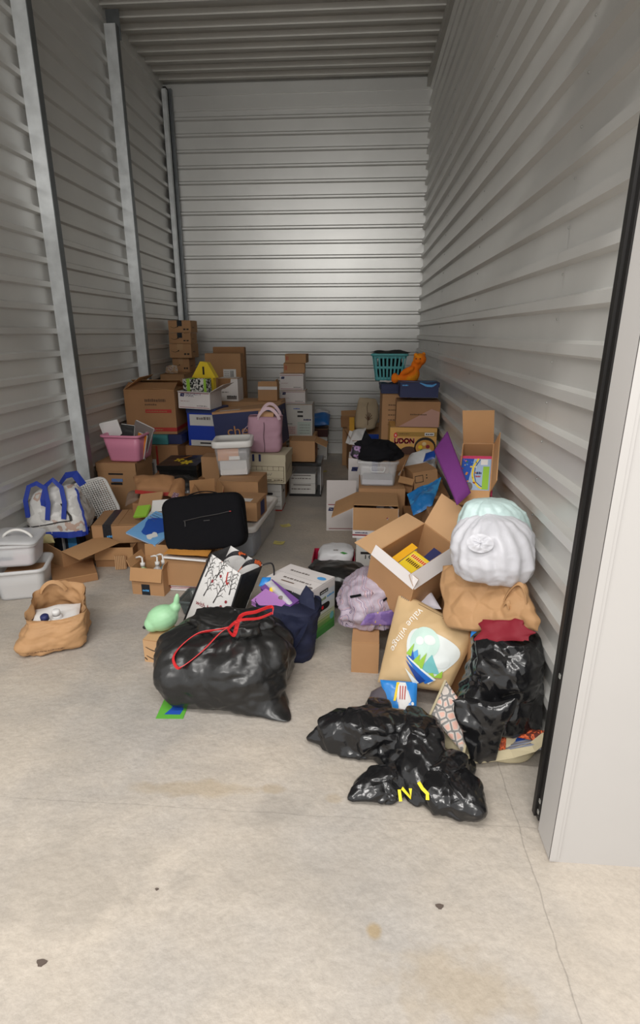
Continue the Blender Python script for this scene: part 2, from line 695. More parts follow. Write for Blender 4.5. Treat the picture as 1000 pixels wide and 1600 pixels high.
ORAN = mat('orange_print', srgb(222, 140, 40), 0.55)
PINKP = mat('pink_print', srgb(208, 120, 150), 0.5)
NAVY = mat('navy_board', srgb(34, 42, 84), 0.5, var=0.04)
TEAL = mat('teal_board', srgb(64, 134, 136), 0.6)
RBLUE = mat('royal_blue_board', srgb(30, 62, 168), 0.5)
REDB = mat('crimson_board', srgb(176, 24, 62), 0.45)
BLACKP = crinkle_mat('black_plastic_sheet', (0.009, 0.009, 0.010), 0.19, 0.42, 13)
BLACKM = crinkle_mat('black_matt_plastic', (0.012, 0.012, 0.012), 0.30, 0.20, 9)
BLACKF = mat('black_fabric', (0.008, 0.008, 0.010), 0.9, bump=0.15, bscale=300, spec=0.15)
CLEAR = clear_mat('clear_plastic', (0.86, 0.88, 0.9), 0.24, 0.18)
CLEARW = clear_mat('milky_plastic', (0.86, 0.87, 0.88), 0.52, 0.3)
WPL = mat('white_plastic', srgb(228, 226, 222), 0.35)


# ---------------------------------------------------------------- box makers
def flat(o, ux, uy):
    o, ux, uy = V(o), V(ux), V(uy)
    return lambda x, y: o + ux * x + uy * y


def carton_parts(t, w, d, h, out, inn, flaps, seam, tape, prints, fl=None, wall=0.005, bottom=True, tape_w=0.05):
    x, y_ = w / 2, d / 2
    i = wall
    o4 = [(-x, -y_), (x, -y_), (x, y_), (-x, y_)]
    i4 = [(-x + i, -y_ + i), (x - i, -y_ + i), (x - i, y_ - i), (-x + i, y_ - i)]
    mb = MB()
    P8 = [(a, b, 0) for a, b in o4] + [(a, b, h) for a, b in o4]
    mb.add(P8, [(0, 1, 5, 4), (1, 2, 6, 5), (2, 3, 7, 6), (3, 0, 4, 7), (3, 2, 1, 0)], out)
    Q8 = [(a, b, i) for a, b in i4] + [(a, b, h) for a, b in i4]
    mb.add(Q8, [(4, 5, 1, 0), (5, 6, 2, 1), (6, 7, 3, 2), (7, 4, 0, 3), (0, 1, 2, 3)], inn)
    mb.add([(a, b, h) for a, b in o4] + [(a, b, h) for a, b in i4], [(0, 1, 5, 4), (1, 2, 6, 5), (2, 3, 7, 6), (3, 0, 4, 7)], inn)
    body = mb.build('body', t)
    fl = fl or {}
    for s, ang in (flaps or {}).items():
        L = fl.get(s, (d if s in 'FB' else w if seam == 'y' else d) / 2 - 0.001)
        a = R(ang)
        ca, sa = math.cos(a), math.sin(a)
        z0 = h + 0.001 + (0.0 if s in 'FB' else -0.0 if seam == 'y' else -0.0)
        if s == 'F':
            o, ux, uy = (-x + 0.002, -y_, z0), (w - 0.004, 0, 0), (0, ca * L, sa * L)
        elif s == 'B':
            o, ux, uy = (x - 0.002, y_, z0), (-w + 0.004, 0, 0), (0, -ca * L, sa * L)
        elif s == 'L':
            o, ux, uy = (-x, y_ - 0.002, z0), (0, -d + 0.004, 0), (ca * L, 0, sa * L)
        else:
            o, ux, uy = (x, -y_ + 0.002, z0), (0, d - 0.004, 0), (-ca * L, 0, sa * L)
        n = V(ux).cross(V(uy)).normalized()
        m2 = MB()
        a0, b0 = V(o), V(o) + V(ux)
        c0, d0 = V(o) + V(ux) + V(uy), V(o) + V(uy)
        th = n * 0.004
        m2.add([a0 + th, b0 + th, c0 + th, d0 + th], [(0, 1, 2, 3)], out)
        m2.add([a0, b0, c0, d0], [(3, 2, 1, 0)], inn)
        m2.add([a0, b0, c0, d0, a0 + th, b0 + th, c0 + th, d0 + th], [(0, 1, 5, 4), (1, 2, 6, 5), (2, 3, 7, 6), (3, 0, 4, 7)], inn)
        m2.build('flap', t)
    if tape:
        m2 = MB()
        tw = tape_w
        e = 0.0012
        zt = h + 0.0065
        dr_ = min(0.07, h * 0.45)
        if seam == 'x':
            m2.box(-x - e, x + e, -tw / 2, tw / 2, zt - 0.001, zt, tape)
            m2.box(-x - e, -x, -tw / 2, tw / 2, h - dr_, zt, tape)
            m2.box(x, x + e, -tw / 2, tw / 2, h - dr_, zt, tape)
        else:
            m2.box(-tw / 2, tw / 2, -y_ - e, y_ + e, zt - 0.001, zt, tape)
            m2.box(-tw / 2, tw / 2, -y_ - e, -y_, h - dr_, zt, tape)
            m2.box(-tw / 2, tw / 2, y_, y_ + e, h - dr_, zt, tape)
        m2.build('tape', t)
    if prints:
        m2 = MB()
        fr = dict(F=flat((-x, -y_ - 0.0016, 0), (1, 0, 0), (0, 0, 1)), R=flat((x + 0.0016, -y_, 0), (0, 1, 0), (0, 0, 1)),
                  L=flat((-x - 0.0016, y_, 0), (0, -1, 0), (0, 0, 1)), T=flat((-x, -y_, h + 0.0068), (1, 0, 0), (0, 1, 0)))
        prints(m2, fr, w, d, h)
        if m2.f:
            m2.build('print', body)
    return t


CLOSED_X = dict(F=1, B=1)
CLOSED_Y = dict(L=1, R=1)


def carton(name, label, X0, X1, zb, zt, Y, d, rz=0, rx=0, ry=0, out=None, inn=None, flaps='x', tape=None, prints=None,
           group=None, cat='box', z0=None, z1=None, fl=None, tape_w=0.05):
    """Cardboard box with its front face at depth Y between X0 and X1."""
    out, inn = out or CA, inn or CI
    zb = zb if z0 is None else z0
    zt = zt if z1 is None else z1
    w, h = X1 - X0, zt - zb
    seam = 'x'
    if flaps == 'x':
        flaps = CLOSED_X
    elif flaps == 'y':
        flaps, seam = CLOSED_Y, 'y'
    c = V(((X0 + X1) / 2, Y, zb)) + Matrix.Rotation(R(rz), 3, 'Z') @ V((0, d / 2, 0))
    t = thing(name, label, cat, c, (R(rx), R(ry), R(rz)), group)
    return carton_parts(t, w, d, h, out, inn, flaps, seam, tape, prints, fl, tape_w=tape_w)


def frame_matrix(o, ex, ey):
    x_ = V(ex).normalized()
    y_ = V(ey)
    y_ = (y_ - x_ * y_.dot(x_)).normalized()
    z_ = x_.cross(y_)
    m = Matrix((x_, y_, z_)).transposed().to_4x4()
    m.translation = V(o)
    return m


def tipped_carton(name, label, FL, FR, BL, h, out=None, inn=None, flaps=None, prints=None, group=None, cat='box', fl=None):
    """Open box lying at an angle: three corners of its opening and its depth."""
    FL, FR, BL = V(FL), V(FR), V(BL)
    m = frame_matrix(FL, FR - FL, BL - FL)
    w = (FR - FL).length
    ym = m.col[1].to_3d()
    d = (BL - FL).dot(ym)
    m.translation = FL + (FR - FL) / 2 + ym * d / 2 - m.col[2].to_3d() * h
    t = thing(name, label, cat, group=group, matrix=m)
    carton_parts(t, w, d, h, out or CA, inn or CI, flaps or {}, 'x', None, prints, fl)
    return t


def lidbox(name, label, X0, X1, zb, zt, Y, d, rz=0, out=None, lid=None, lid_h=0.06, prints=None, group=None, z0=None, z1=None, ry=0, cat='box', holes=True):
    zb = zb if z0 is None else z0
    zt = zt if z1 is None else z1
    w, h = X1 - X0, zt - zb
    out = out or WH
    lid = lid or out
    c = V(((X0 + X1) / 2, Y, zb)) + Matrix.Rotation(R(rz), 3, 'Z') @ V((0, d / 2, 0))
    t = thing(name, label, cat, c, (0, R(ry), R(rz)), group)
    e = 0.006
    carton_parts(t, w - 2 * e, d - 2 * e, h - 0.008, out, out, {}, 'x', None, prints)
    mb = MB()
    x, y_ = w / 2, d / 2
    mb.box(-x, x, -y_, y_, h - 0.006, h, lid)
    for a in ((-x, x, -y_, -y_ + 0.004), (-x, x, y_ - 0.004, y_), (-x, -x + 0.004, -y_, y_), (x - 0.004, x, -y_, y_)):
        mb.box(*a, h - lid_h, h - 0.005, lid)
    mb.build('lid', t)
    if holes:
        m2 = MB()
        k = [(math.cos(a * math.pi / 8) * 0.012 + (0.03 if a < 4 or a > 12 else -0.03), math.sin(a * math.pi / 8) * 0.012) for a in range(16)]
        zz = (h - lid_h) * 0.74
        m2.poly([(a, -y_ + e - 0.0022, zz + b) for a, b in k], INK)
        m2.poly([(x - e + 0.0022, a, zz + b) for a, b in k], INK)
        m2.build('hand_hole', t)
    return t


def rr(w, d, r, n=5):
    pts = []
    for cx, cy, a0 in ((w / 2 - r, d / 2 - r, 0), (-w / 2 + r, d / 2 - r, 90), (-w / 2 + r, -d / 2 + r, 180), (w / 2 - r, -d / 2 + r, 270)):
        for k in range(n + 1):
            a = R(a0 + 90 * k / n)
            pts.append((cx + r * math.cos(a), cy + r * math.sin(a)))
    return pts


def ringz(w, d, r, z, n=5):
    return [(a, b, z) for a, b in rr(w, d, r, n)]


def tub_parts(t, w, d, h, taper, material, rim=0.014, rim_h=0.018, r=0.03, wall=0.004, rim_mat=None, lid=None, lid_h=0.022):
    """Moulded tub: tapered round-cornered wall, lip, optional snap lid."""
    wb, db = w * taper, d * taper
    mb = MB()
    zz = [0, 0.006, 0.02, h * 0.5, h]
    def dims(z):
        f = z / h
        return wb + (w - wb) * f, db + (d - db) * f
    outer = []
    for z in zz:
        a, b = dims(z)
        if z == 0:
            a, b = a - 0.012, b - 0.012
        outer.append(ringz(a, b, r, z))
    inner = []
    for z in reversed([0.008, 0.02, h * 0.5, h]):
        a, b = dims(z)
        inner.append(ringz(a - 2 * wall, b - 2 * wall, r * 0.9, z))
    mb.rings(outer + inner, material)
    mb.build('body', t, True)
    mb = MB()
    mb.rings([ringz(w - 0.002, d - 0.002, r, h - rim_h), ringz(w + 2 * rim, d + 2 * rim, r + rim, h - rim_h * 0.9), ringz(w + 2 * rim, d + 2 * rim, r + rim, h),
              ringz(w + rim, d + rim, r + rim / 2, h + 0.004), ringz(w - 2 * wall, d - 2 * wall, r, h + 0.001)], rim_mat or material, False, False)
    mb.build('rim', t, True)
    if lid:
        mb = MB()
        e = rim + 0.004
        W, D = w + 2 * e, d + 2 * e
        mb.rings([ringz(W - 0.004, D - 0.004, r + e, h - rim_h - 0.004), ringz(W, D, r + e, h - rim_h), ringz(W, D, r + e, h + lid_h * 0.6), ringz(W - 0.01, D - 0.01, r + e, h + lid_h),
                  ringz(W - 0.05, D - 0.05, r + e * 0.5, h + lid_h), ringz(W - 0.06, D - 0.06, r, h + lid_h - 0.007)], lid, True, True)
        mb.build('lid', t, True)


# ---------------------------------------------------------------- soft goods
def catmull(ps, t):
    n = len(ps) - 1
    x = min(max(t, 0), 0.99999) * n
    i = int(x)
    f = x - i
    g = lambda k: ps[min(max(k, 0), n)]
    p0, p1, p2, p3 = g(i - 1), g(i), g(i + 1), g(i + 2)
    return tuple(0.5 * (2 * b + (c_ - a) * f + (2 * a - 5 * b + 4 * c_ - d_) * f * f + (3 * b - a - 3 * c_ + d_) * f ** 3) for a, b, c_, d_ in zip(p0, p1, p2, p3))


def ridge(p):
    return 1 - 2 * abs(noise.noise(p))


def facet(p):
    d = noise.voronoi(p)[0]
    return min(d[1] - d[0], 0.6)


def soft(mb, secs, material, nu=96, nv=64, big=0.03, mid=0.012, fine=0.004, s=(5, 14, 38), seed=0, zmin=0.004, sq=2.0,
         spikes=(), pleat=0.0, open_top=False, xmax=0.728, fac=0.0, fs=9, rimtilt=0.0):
    """Sack skinned over horizontal sections (x, y, z, rx, ry, turn); crumpled by folds of three sizes.
    spikes = corners pulled out: (angle, t, reach, angular width, t width)."""
    off = V((seed * 3.1, seed * 1.7, seed * 2.3))

    def P(u, v):
        x, y_, z, rx, ry, tn = catmull(secs, v)
        a = u * 2 * math.pi
        ca, sa = math.cos(a), math.sin(a)
        k = (abs(ca) ** sq + abs(sa) ** sq) ** (-1 / sq)
        rx, ry = max(rx, 0.001), max(ry, 0.001)
        dx, dy = rx * ca * k, ry * sa * k
        ct, st = math.cos(R(tn)), math.sin(R(tn))
        p = V((x + dx * ct - dy * st, y_ + dx * st + dy * ct, z))
        o = V((dx * ct - dy * st, dx * st + dy * ct, 0))
        rad = o.length
        o = o.normalized()
        for sa_, st_, reach, aw, tw in spikes:
            da = (math.degrees(a) - sa_ + 180) % 360 - 180
            p += o * reach * math.exp(-(da / aw) ** 2 - ((v - st_) / tw) ** 2)
        q = p + off
        damp = min(1, rad / 0.06)
        if pleat:
            p += o * pleat * damp * noise.noise(V((ca * 4 + off.x, sa * 4, v * 1.2))) * 2 * min(1, 2.5 * v)
        dsp = big * noise.noise(q * s[0]) + mid * ridge(q * s[1]) + fine * ridge(q * s[2])
        if fac:
            w_ = V((noise.noise(q * 6), noise.noise(q * 6 + V((9, 0, 0))), noise.noise(q * 6 + V((0, 9, 0))))) * 0.05
            dsp += fac * (facet((q + w_) * fs) - 0.25) + fac * 0.45 * (facet((q + w_) * fs * 2.3) - 0.25)
        nz_ = V((o.x, o.y, 0.35 * (v - 0.4) * 2))
        p += nz_ * dsp * damp
        p.z += rimtilt * sa * v * v * v
        p.z = max(p.z, zmin + 0.002 * noise.noise(q * 30))
        p.x = min(p.x, xmax)
        return p

    n0 = len(mb.v)
    mb.grid(P, nu, nv, material, cu=True)
    if not open_top:
        k = mb.m(material)
        top = [n0 + nv * nu + i for i in range(nu)]
        mb.f.append(tuple(top))
        mb.mi.append(k)
    mb.f.append(tuple(n0 + i for i in reversed(range(nu))))
    mb.mi.append(mb.m(material))
    return P


class Pad:
    """Cushion-like sheet between four corners (c00 c10 c11 c01): bag, mailer, garment, cloth. at(u, v) = point of its near face."""

    def __init__(self, c00, c10, c11, c01, thick=0.03, bulge=0.0, nz=0.01, ns=6.0, fine=0.003, seed=0, edge=0.4, toward=(0, 0, 1.6), zmin=0.004, xmax=0.73, sag=0.0, fac=0.0, fs=10, rag=0.0):
        self.c = [V(a) for a in (c00, c10, c11, c01)]
        a, b, c_, d = self.c
        n = (b - a + c_ - d).cross(d - a + c_ - b)
        n.normalize()
        mid = (a + b + c_ + d) / 4
        if n.dot(V(toward) - mid) < 0:
            n = -n
        self.n = n
        self.k = (thick, bulge, nz, ns, fine, edge, zmin, xmax, sag)
        self.off = V((seed * 2.7, seed * 1.3, seed * 4.1))
        self.fc = (fac, fs, rag)

    def base(self, u, v):
        a, b, c_, d = self.c
        rag = self.fc[2]
        if rag:
            e_ = 1 - 2 * min(u, 1 - u, v, 1 - v)
            du, dv = noise.noise(V((u * 3.5, v * 3.5, 1)) + self.off), noise.noise(V((u * 3.5, v * 3.5, 7)) + self.off)
            u, v = u + rag * du * e_, v + rag * dv * e_
        return (a * (1 - u) + b * u) * (1 - v) + (d * (1 - u) + c_ * u) * v

    def side(self, u, v, sgn):
        thick, bulge, nz, ns, fine, edge, zmin, xmax, sag = self.k
        p = self.base(u, v)
        e = max(0.0, math.sin(math.pi * min(max(u, 0), 1)) * math.sin(math.pi * min(max(v, 0), 1)))
        f = e ** edge
        q = p + self.off
        dsp = nz * noise.noise(q * ns) + fine * (ridge(q * ns * 3.2) - 0.4)
        if self.fc[0]:
            dsp += self.fc[0] * (facet(q * self.fc[1]) - 0.25)
        r = p + self.n * (bulge * e + sgn * thick / 2 * f + dsp * (0.35 + 0.65 * f))
        r.z -= sag * e
        r.z = max(r.z, zmin)
        r.x = min(r.x, xmax)
        return r

    def at(self, u, v):
        return self.side(u, v, 1) + self.n * 0.0025

    def mesh(self, mb, material, nu=40, nv=40):
        mb.grid(lambda u, v: self.side(u, v, 1), nu, nv, material)
        mb.grid(lambda u, v: self.side(1 - u, v, -1), nu, nv, material)
        return mb


def arc(p0, p1, lift, n=14, bow=(0, 0, 1)):
    """Handle path from p0 to p1 bowed out by lift."""
    p0, p1, bow = V(p0), V(p1), V(bow).normalized()
    return [p0.lerp(p1, k / n) + bow * lift * (math.sin(math.pi * k / n) ** 0.7) for k in range(n + 1)]


# ---------------------------------------------------------------- common print
def smile(mb, fr, x, y_, w, m=None):
    m = m or INK
    pts = [(x + w * k / 8, y_ - w * 0.16 * math.sin(math.pi * k / 8)) for k in range(9)]
    mb.stroke(fr, pts, [w * 0.03 + w * 0.04 * k / 8 for k in range(9)], m)
    mb.poly([fr(x + w * 0.93, y_ + w * 0.10), fr(x + w * 0.88, y_ - w * 0.03), fr(x + w * 1.06, y_ - w * 0.10), fr(x + w * 1.06, y_ + w * 0.1)], m)


def eagle(mb, fr, x, y_, w):
    mb.poly([fr(x, y_), fr(x + w * 0.86, y_), fr(x + w, y_ + w * 0.62), fr(x + w * 0.14, y_ + w * 0.62)], NAVYP)
    mb.poly([fr(x + w * 0.16, y_ + w * 0.44), fr(x + w * 0.6, y_ + w * 0.2), fr(x + w * 0.86, y_ + w * 0.3), fr(x + w * 0.55, y_ + w * 0.36)], PAPER)


def priority(mb, f, w, h, words=True):
    """Postal flat-rate box: red rules, eagle and lettering."""
    mb.rect(f, 0.03 * w, 0.97 * w, 0.90 * h, 0.93 * h, MAROON)
    mb.rect(f, 0.03 * w, 0.97 * w, 0.06 * h, 0.09 * h, MAROON)
    eagle(mb, f, 0.06 * w, 0.70 * h, 0.15 * w)
    if words:
        mb.text('PRIORITY', f, 0.25 * w, 0.79 * h, 0.085 * w, NAVYP, fit=0.48 * w)
        mb.text('MAIL', f, 0.25 * w, 0.69 * h, 0.085 * w, NAVYP, fit=0.26 * w)
    mb.scribble(f, 0.07 * w, 0.35 * w, 0.42 * h, 0.025 * h, MAROON, 3)
    mb.scribble(f, 0.58 * w, 0.9 * w, 0.16 * h, 0.05 * h, INKG, 4)


def ship_label(mb, f, x, y_, w, h, rnd=random):
    mb.rect(f, x, x + w, y_, y_ + h, PAPER)
    g = lambda a, b: f(a, b) + (f(1, 0) - f(0, 0)).cross(f(0, 1) - f(0, 0)) * 0.0008
    k = x + 0.55 * w
    while k < x + 0.78 * w:
        b = rnd.uniform(0.012, 0.04) * w
        mb.rect(g, k, k + b, y_ + 0.12 * h, y_ + 0.85 * h, INK)
        k += b + 0.025 * w
    for j in range(4):
        mb.scribble(g, x + 0.08 * w, x + 0.45 * w, y_ + h * (0.15 + 0.19 * j), 0.05 * h, INKG, 3)


# ================================================================ back left: cartons against the steel wall
def amz_front(mb, fr, w, d, h):
    smile(mb, fr['F'], w * 0.08, h * 0.52, w * 0.34)
    mb.rect(fr['F'], w * 0.66, w * 0.76, h * 0.22, h * 0.34, INK)
    mb.rect(fr['F'], w * 0.80, w * 0.9, h * 0.22, h * 0.34, INK)
    mb.scribble(fr['R'], d * 0.2, d * 0.5, h * 0.4, h * 0.1, INKB, 3)


M_PRIME = mat('dark_printed_tape', srgb(28, 34, 42), 0.3, var=0.35, vscale=60)
G_AMZ = 'shipping cartons stacked in the back left corner'
lows = carton('cardboard_box', 'plain brown carton carrying the corner stack, low behind the big moving box', -2.317,-2.035,0.994,1.140,6.400, 0.72, z0=0.60, z1=1.135, tape=TAPE)
carton('cardboard_box', 'brown carton on the floor underneath the back corner stack', -2.318,-2.060,0.267,0.993,6.420, 0.70, z0=0.0, z1=0.60)
carton('cardboard_box', 'lowest and narrowest carton of the taped corner stack', -2.276,-2.068,1.131,1.305,6.750, 0.25, z0=1.143, z1=1.305, flaps='y', tape=TAPE, prints=amz_front, group=G_AMZ)
carton('cardboard_box', 'corner stack carton with wide clear tape and smile arrow, third from top', -2.283,-2.017,1.307,1.477,6.700, 0.30, z0=1.313, z1=1.47, flaps='y', tape=TAPE, tape_w=0.07, prints=amz_front, group=G_AMZ)
carton('cardboard_box', 'second carton from the top of the corner stack, dark tape', -2.295,-2.029,1.476,1.600,6.750, 0.26, z0=1.478, z1=1.595, flaps='y', tape=M_PRIME, tape_w=0.06, prints=amz_front, group=G_AMZ)
carton('cardboard_box', 'topmost carton of the corner stack against the back wall', -2.291,-2.019,1.600,1.738,6.750, 0.27, z0=1.603, z1=1.735, flaps='y', tape=M_PRIME, tape_w=0.06, prints=amz_front, group=G_AMZ)
P = Pad((-2.291,6.500,1.147), (-2.137,6.500,1.148), (-2.154,6.550,1.233), (-2.287,6.550,1.218), 0.10, nz=0.02, ns=20, seed=3)
mb = MB()
P.mesh(mb, ramp_mat('wrapped_parcel', 'noise', 30, [(0.0, srgb(190, 160, 130)), (0.5, srgb(205, 195, 185)), (0.62, srgb(150, 80, 60))]), 16, 12)
tag(mb.build('wrapped_parcel', None, True), 'small crumpled pale parcel beside the base of the corner stack', 'parcel')


def depot(mb, fr, w, d, h):
    f = fr['F']
    mb.scribble(f, w * 0.40, w * 0.82, h * 0.74, h * 0.075, INKB, 9)
    mb.scribble(f, w * 0.40, w * 0.64, h * 0.66, h * 0.04, INKB, 6)
    mb.rect(f, w * 0.40, w * 0.92, h * 0.49, h * 0.57, REDP)
    mb.rect(f, w * 0.0, w * 1.0, h * 0.06, h * 0.15, REDP)
    g = lambda a, b: f(a, b) + V((0, -0.0008, 0))
    mb.scribble(g, w * 0.42, w * 0.83, h * 0.515, h * 0.025, CB, 9)
    mb.scribble(g, w * 0.46, w * 0.72, h * 0.09, h * 0.03, CB, 5)
    mb.rect(fr['R'], 0, d, h * 0.06, h * 0.15, REDP)


carton('moving_box', 'large brown moving box with red stripes by the left wall', -2.298,-1.799,0.626,1.066,5.300, 0.42, rz=2, z0=0.64, flaps=dict(F=22, B=22, L=35, R=4), fl=dict(F=0.16), prints=depot, cat='box', out=CB)
carton('teal_box', 'flat teal box squashed under the large moving box', -2.118,-1.883,0.533,0.636,5.250, 0.36, z0=0.545, z1=0.632, out=TEAL, inn=TEAL)
carton('navy_box', 'dark navy carton beside the teal box under the moving box', -1.888,-1.751,0.524,0.633,5.280, 0.3, z0=0.545, z1=0.632, out=NAVY, inn=NAVY)


def lblprint(mb, fr, w, d, h):
    mb.rect(fr['F'], w * 0.37, w * 0.42, 0, h, REDP)
    ship_label(mb, fr['F'], w * 0.05, h * 0.30, w * 0.30, h * 0.45)


carton('cardboard_box', 'dark brown carton with red edge and paper label behind pink bin', -2.132,-1.778,0.119,0.540,5.220, 0.40, z0=0.0, z1=0.535, out=CB, prints=lblprint)

# postal box with patterned gift bag, on the blue and white file box
carton('postal_box', 'open white postal box holding a black and white gift bag', -1.787,-1.453,0.878,1.052,5.350, 0.30, rz=-8, ry=1.5, z0=0.885, out=WH, inn=WH,
       flaps=dict(R=150, F=178), fl=dict(R=0.16, F=0.02), prints=lambda mb, fr, w, d, h: priority(mb, fr['F'], w, h))
zebra = ramp_mat('damask_print', 'noise', 30, [(0.0, srgb(24, 24, 24)), (0.5, srgb(214, 212, 206))], distort=1.5)
t = thing('gift_bag', 'black and white damask gift bag with lime ribbon in postal box', 'bag', (-1.62, 5.50, 0.895), (0, 0, R(-10)))
mb = MB()
mb.rings([ringz(0.25, 0.11, 0.008, 0.0, 2), ringz(0.26, 0.12, 0.008, 0.27, 2), ringz(0.25, 0.11, 0.006, 0.27, 2), ringz(0.24, 0.10, 0.006, 0.02, 2)], zebra)
mb.build('body', t)
MB().box(-0.085, -0.05, -0.0625, 0.063, 0.0, 0.272, LIME).box(0.10, 0.125, -0.0625, 0.063, 0.0, 0.272, LIME).build('ribbon', t)
MB().poly([(-0.13, -0.064, 0.0), (-0.06, -0.064, 0.0), (-0.065, -0.064, 0.09), (-0.1, -0.064, 0.15), (-0.13, -0.064, 0.08)], REDP).build('red_patch', t)
t = thing('yellow_card_box', 'yellow pointed card box standing behind the damask gift bag', 'box', (-1.58, 5.64, 0.895), (0, 0, R(-8)))
mb = MB()
tri = [(-0.13, 0.27), (0.13, 0.27), (0.045, 0.42), (-0.03, 0.43)]
mb.rings([[(a, y_, z) for a, z in tri] for y_ in (-0.02, 0.06)], YEL)
mb.box(-0.1, 0.1, -0.015, 0.055, 0, 0.27, YEL)
mb.build('body', t)
MB().rect(flat((0, -0.0215, 0.30), (1, 0, 0), (0, 0, 1)), -0.008, 0.012, 0.0, 0.08, INK).build('print', t)


def bluef(mb, fr, w, d, h):
    f = fr['F']
    mb.rect(f, 0.08 * w, w, 0.56 * h, 0.86 * h, WG)
    mb.rect(f, 0.08 * w, w, 0.0, 0.16 * h, WG)
    g = lambda a, b: f(a, b) + V((0, -0.0008, 0))
    mb.scribble(g, 0.32 * w, 0.8 * w, 0.72 * h, 0.08 * h, INKG, 4)
    mb.rect(g, 0.4 * w, 0.8 * w, 0.06 * h, 0.1 * h, INK)


lidbox('file_box', 'blue and white file box with blue lid under postal box', -1.739,-1.416,0.532,0.869,5.420, 0.34, rz=-8, z0=0.50, z1=0.878, out=RBLUE, lid=mat('slate_blue_lid', srgb(44, 60, 110), 0.5), lid_h=0.045, prints=bluef, holes=False)
carton('cardboard_box', 'brown carton under the blue and white file box', -1.831,-1.417,0.059,0.524,5.460, 0.34, z0=0.0, z1=0.49, out=CB)


# tall cartons in front of the back wall
def tallp(mb, fr, w, d, h):
    ship_label(mb, fr['F'], 0.50 * w, 0.55 * h, 0.36 * w, 0.18 * h)
    ship_label(mb, fr['F'], 0.86 * w, 0.44 * h, 0.12 * w, 0.13 * h)


carton('cardboard_box', 'tall brown carton with white shipping label near back wall', -1.747,-1.340,0.826,1.374,6.300, 0.16, z0=0.76, prints=tallp)
carton('cardboard_box', 'flat brown carton standing upright behind the tall labelled carton', -1.701,-1.335,0.802,1.439,6.500, 0.10, z0=0.76, out=CB)
carton('cardboard_box', 'broad brown carton supporting the tall labelled carton', -1.798,-1.303,0.150,0.829,6.280, 0.42, z0=0.0, z1=0.75)


def wbp(mb, fr, w, d, h):
    f = fr['F']
    mb.poly([f(0, h), f(0, 0.45 * h), f(0.1 * w, 0.58 * h), f(0.3 * w, 0.55 * h), f(0.62 * w, 0.72 * h), f(0.66 * w, h)], CB)
    mb.scribble(f, 0.05 * w, 0.5 * w, 0.38 * h, 0.05 * h, INKG, 3)
    mb.rect(f, 0.42 * w, 0.92 * w, 0.08 * h, 0.22 * h, INKG)
    mb.scribble(f, 0.42 * w, 0.92 * w, 0.2 * h, 0.05 * h, INK, 5)


carton('cardboard_box', 'white box with torn brown corner in front of tall carton', -1.498,-1.284,0.909,1.137,5.850, 0.20, rz=-4, z0=0.905, out=WH, prints=wbp)
carton('cardboard_box', 'wide brown carton with taped top behind the navy box', -1.538,-0.823,0.261,0.901,5.820, 0.36, z0=0.0, z1=0.897, tape=TAPE)
carton('cardboard_box', 'small open carton with white front flap above the navy box', -1.081,-0.873,0.934,1.055,5.900, 0.17, z0=0.905, flaps=dict(F=65, R=75, B=92), fl=dict(F=0.05, R=0.07, B=0.04), out=CA,
       prints=lambda mb, fr, w, d, h: mb.rect(fr['F'], 0, w, 0.78 * h, h, WH))


# big navy box with cardboard edges, tipped on its support
def chewp(mb, fr, w, d, h):
    f = fr['F']
    mb.rect(f, 0.0, w, 0.0, 0.025 * h, CA)
    mb.rect(f, 0.0, w, 0.955 * h, h, CA)
    g = lambda a, b: f(a, b) + V((0, -0.0008, 0))
    mb.text('chewy', g, 0.20 * w, 0.36 * h, 0.36 * h, mat('tan_print', srgb(176, 126, 78), 0.6), fit=0.60 * w)
    r_ = fr['R']
    mb.rect(r_, 0.0, 0.03 * d, 0, h, CA)
    mb.rect(fr['T'], 0.1 * w, 0.42 * w, 0.05 * d, 0.2 * d, PAPER)
    mb.rect(r_, 0.62 * d, 0.78 * d, 0.74 * h, 0.86 * h, INKG)


t = carton('pet_supply_box', 'big navy blue carton with cardboard top lying behind pink tote', -1.350,-0.717,0.605,0.966,5.080, 0.36, rz=-5, ry=-6, z0=0.56, z1=0.915, out=NAVY, inn=CA, flaps='x', prints=chewp)
for c_ in t.children:
    if c_.name.startswith('flap'):
        c_.data.materials[0] = CA
carton('cardboard_box', 'brown carton underneath the big navy box', -1.339,-0.723,0.027,0.544,5.140, 0.42, z0=0.0, z1=0.49, out=CB)

# middle tower in front of the back wall
G_POST = 'white postal boxes of the middle tower'
carton('cardboard_box', 'brown carton at the foot of the middle tower', -0.798,-0.498,0.172,0.474,6.250, 0.42, z0=0.0, z1=0.45)


def prdct(mb, fr, w, d, h):
    f = fr['F']
    mb.scribble(f, 0.27 * w, 0.52 * w, 0.86 * h, 0.035 * h, BLUEP, 4)
    mb.rect(f, 0.42 * w, 0.64 * w, 0.75 * h, 0.80 * h, INK)
    mb.rect(f, 0.42 * w, 0.64 * w, 0.61 * h, 0.67 * h, INK)
    mb.rect(f, 0.0, 0.38 * w, 0.04 * h, 0.32 * h, mat('pale_pink_print', srgb(206, 188, 184), 0.6))
    mb.rect(f, 0.42 * w, 0.94 * w, 0.04 * h, 0.46 * h, mat('pale_green_print', srgb(186, 198, 190), 0.6))
    g = lambda a, b: f(a, b) + V((0, -0.0008, 0))
    for j in range(4):
        mb.scribble(g, 0.02 * w, 0.32 * w, (0.08 + 0.06 * j) * h, 0.018 * h, MAROON, 3)
        mb.scribble(g, 0.5 * w, 0.9 * w, (0.08 + 0.09 * j) * h, 0.018 * h, INKG, 4)
    mb.scribble(f, 0.66 * w, 0.96 * w, 0.5 * h, 0.05 * h, NAVYP, 4)
    mb.scribble(f, 0.03 * w, 0.22 * w, 0.38 * h, 0.025 * h, INK, 2)


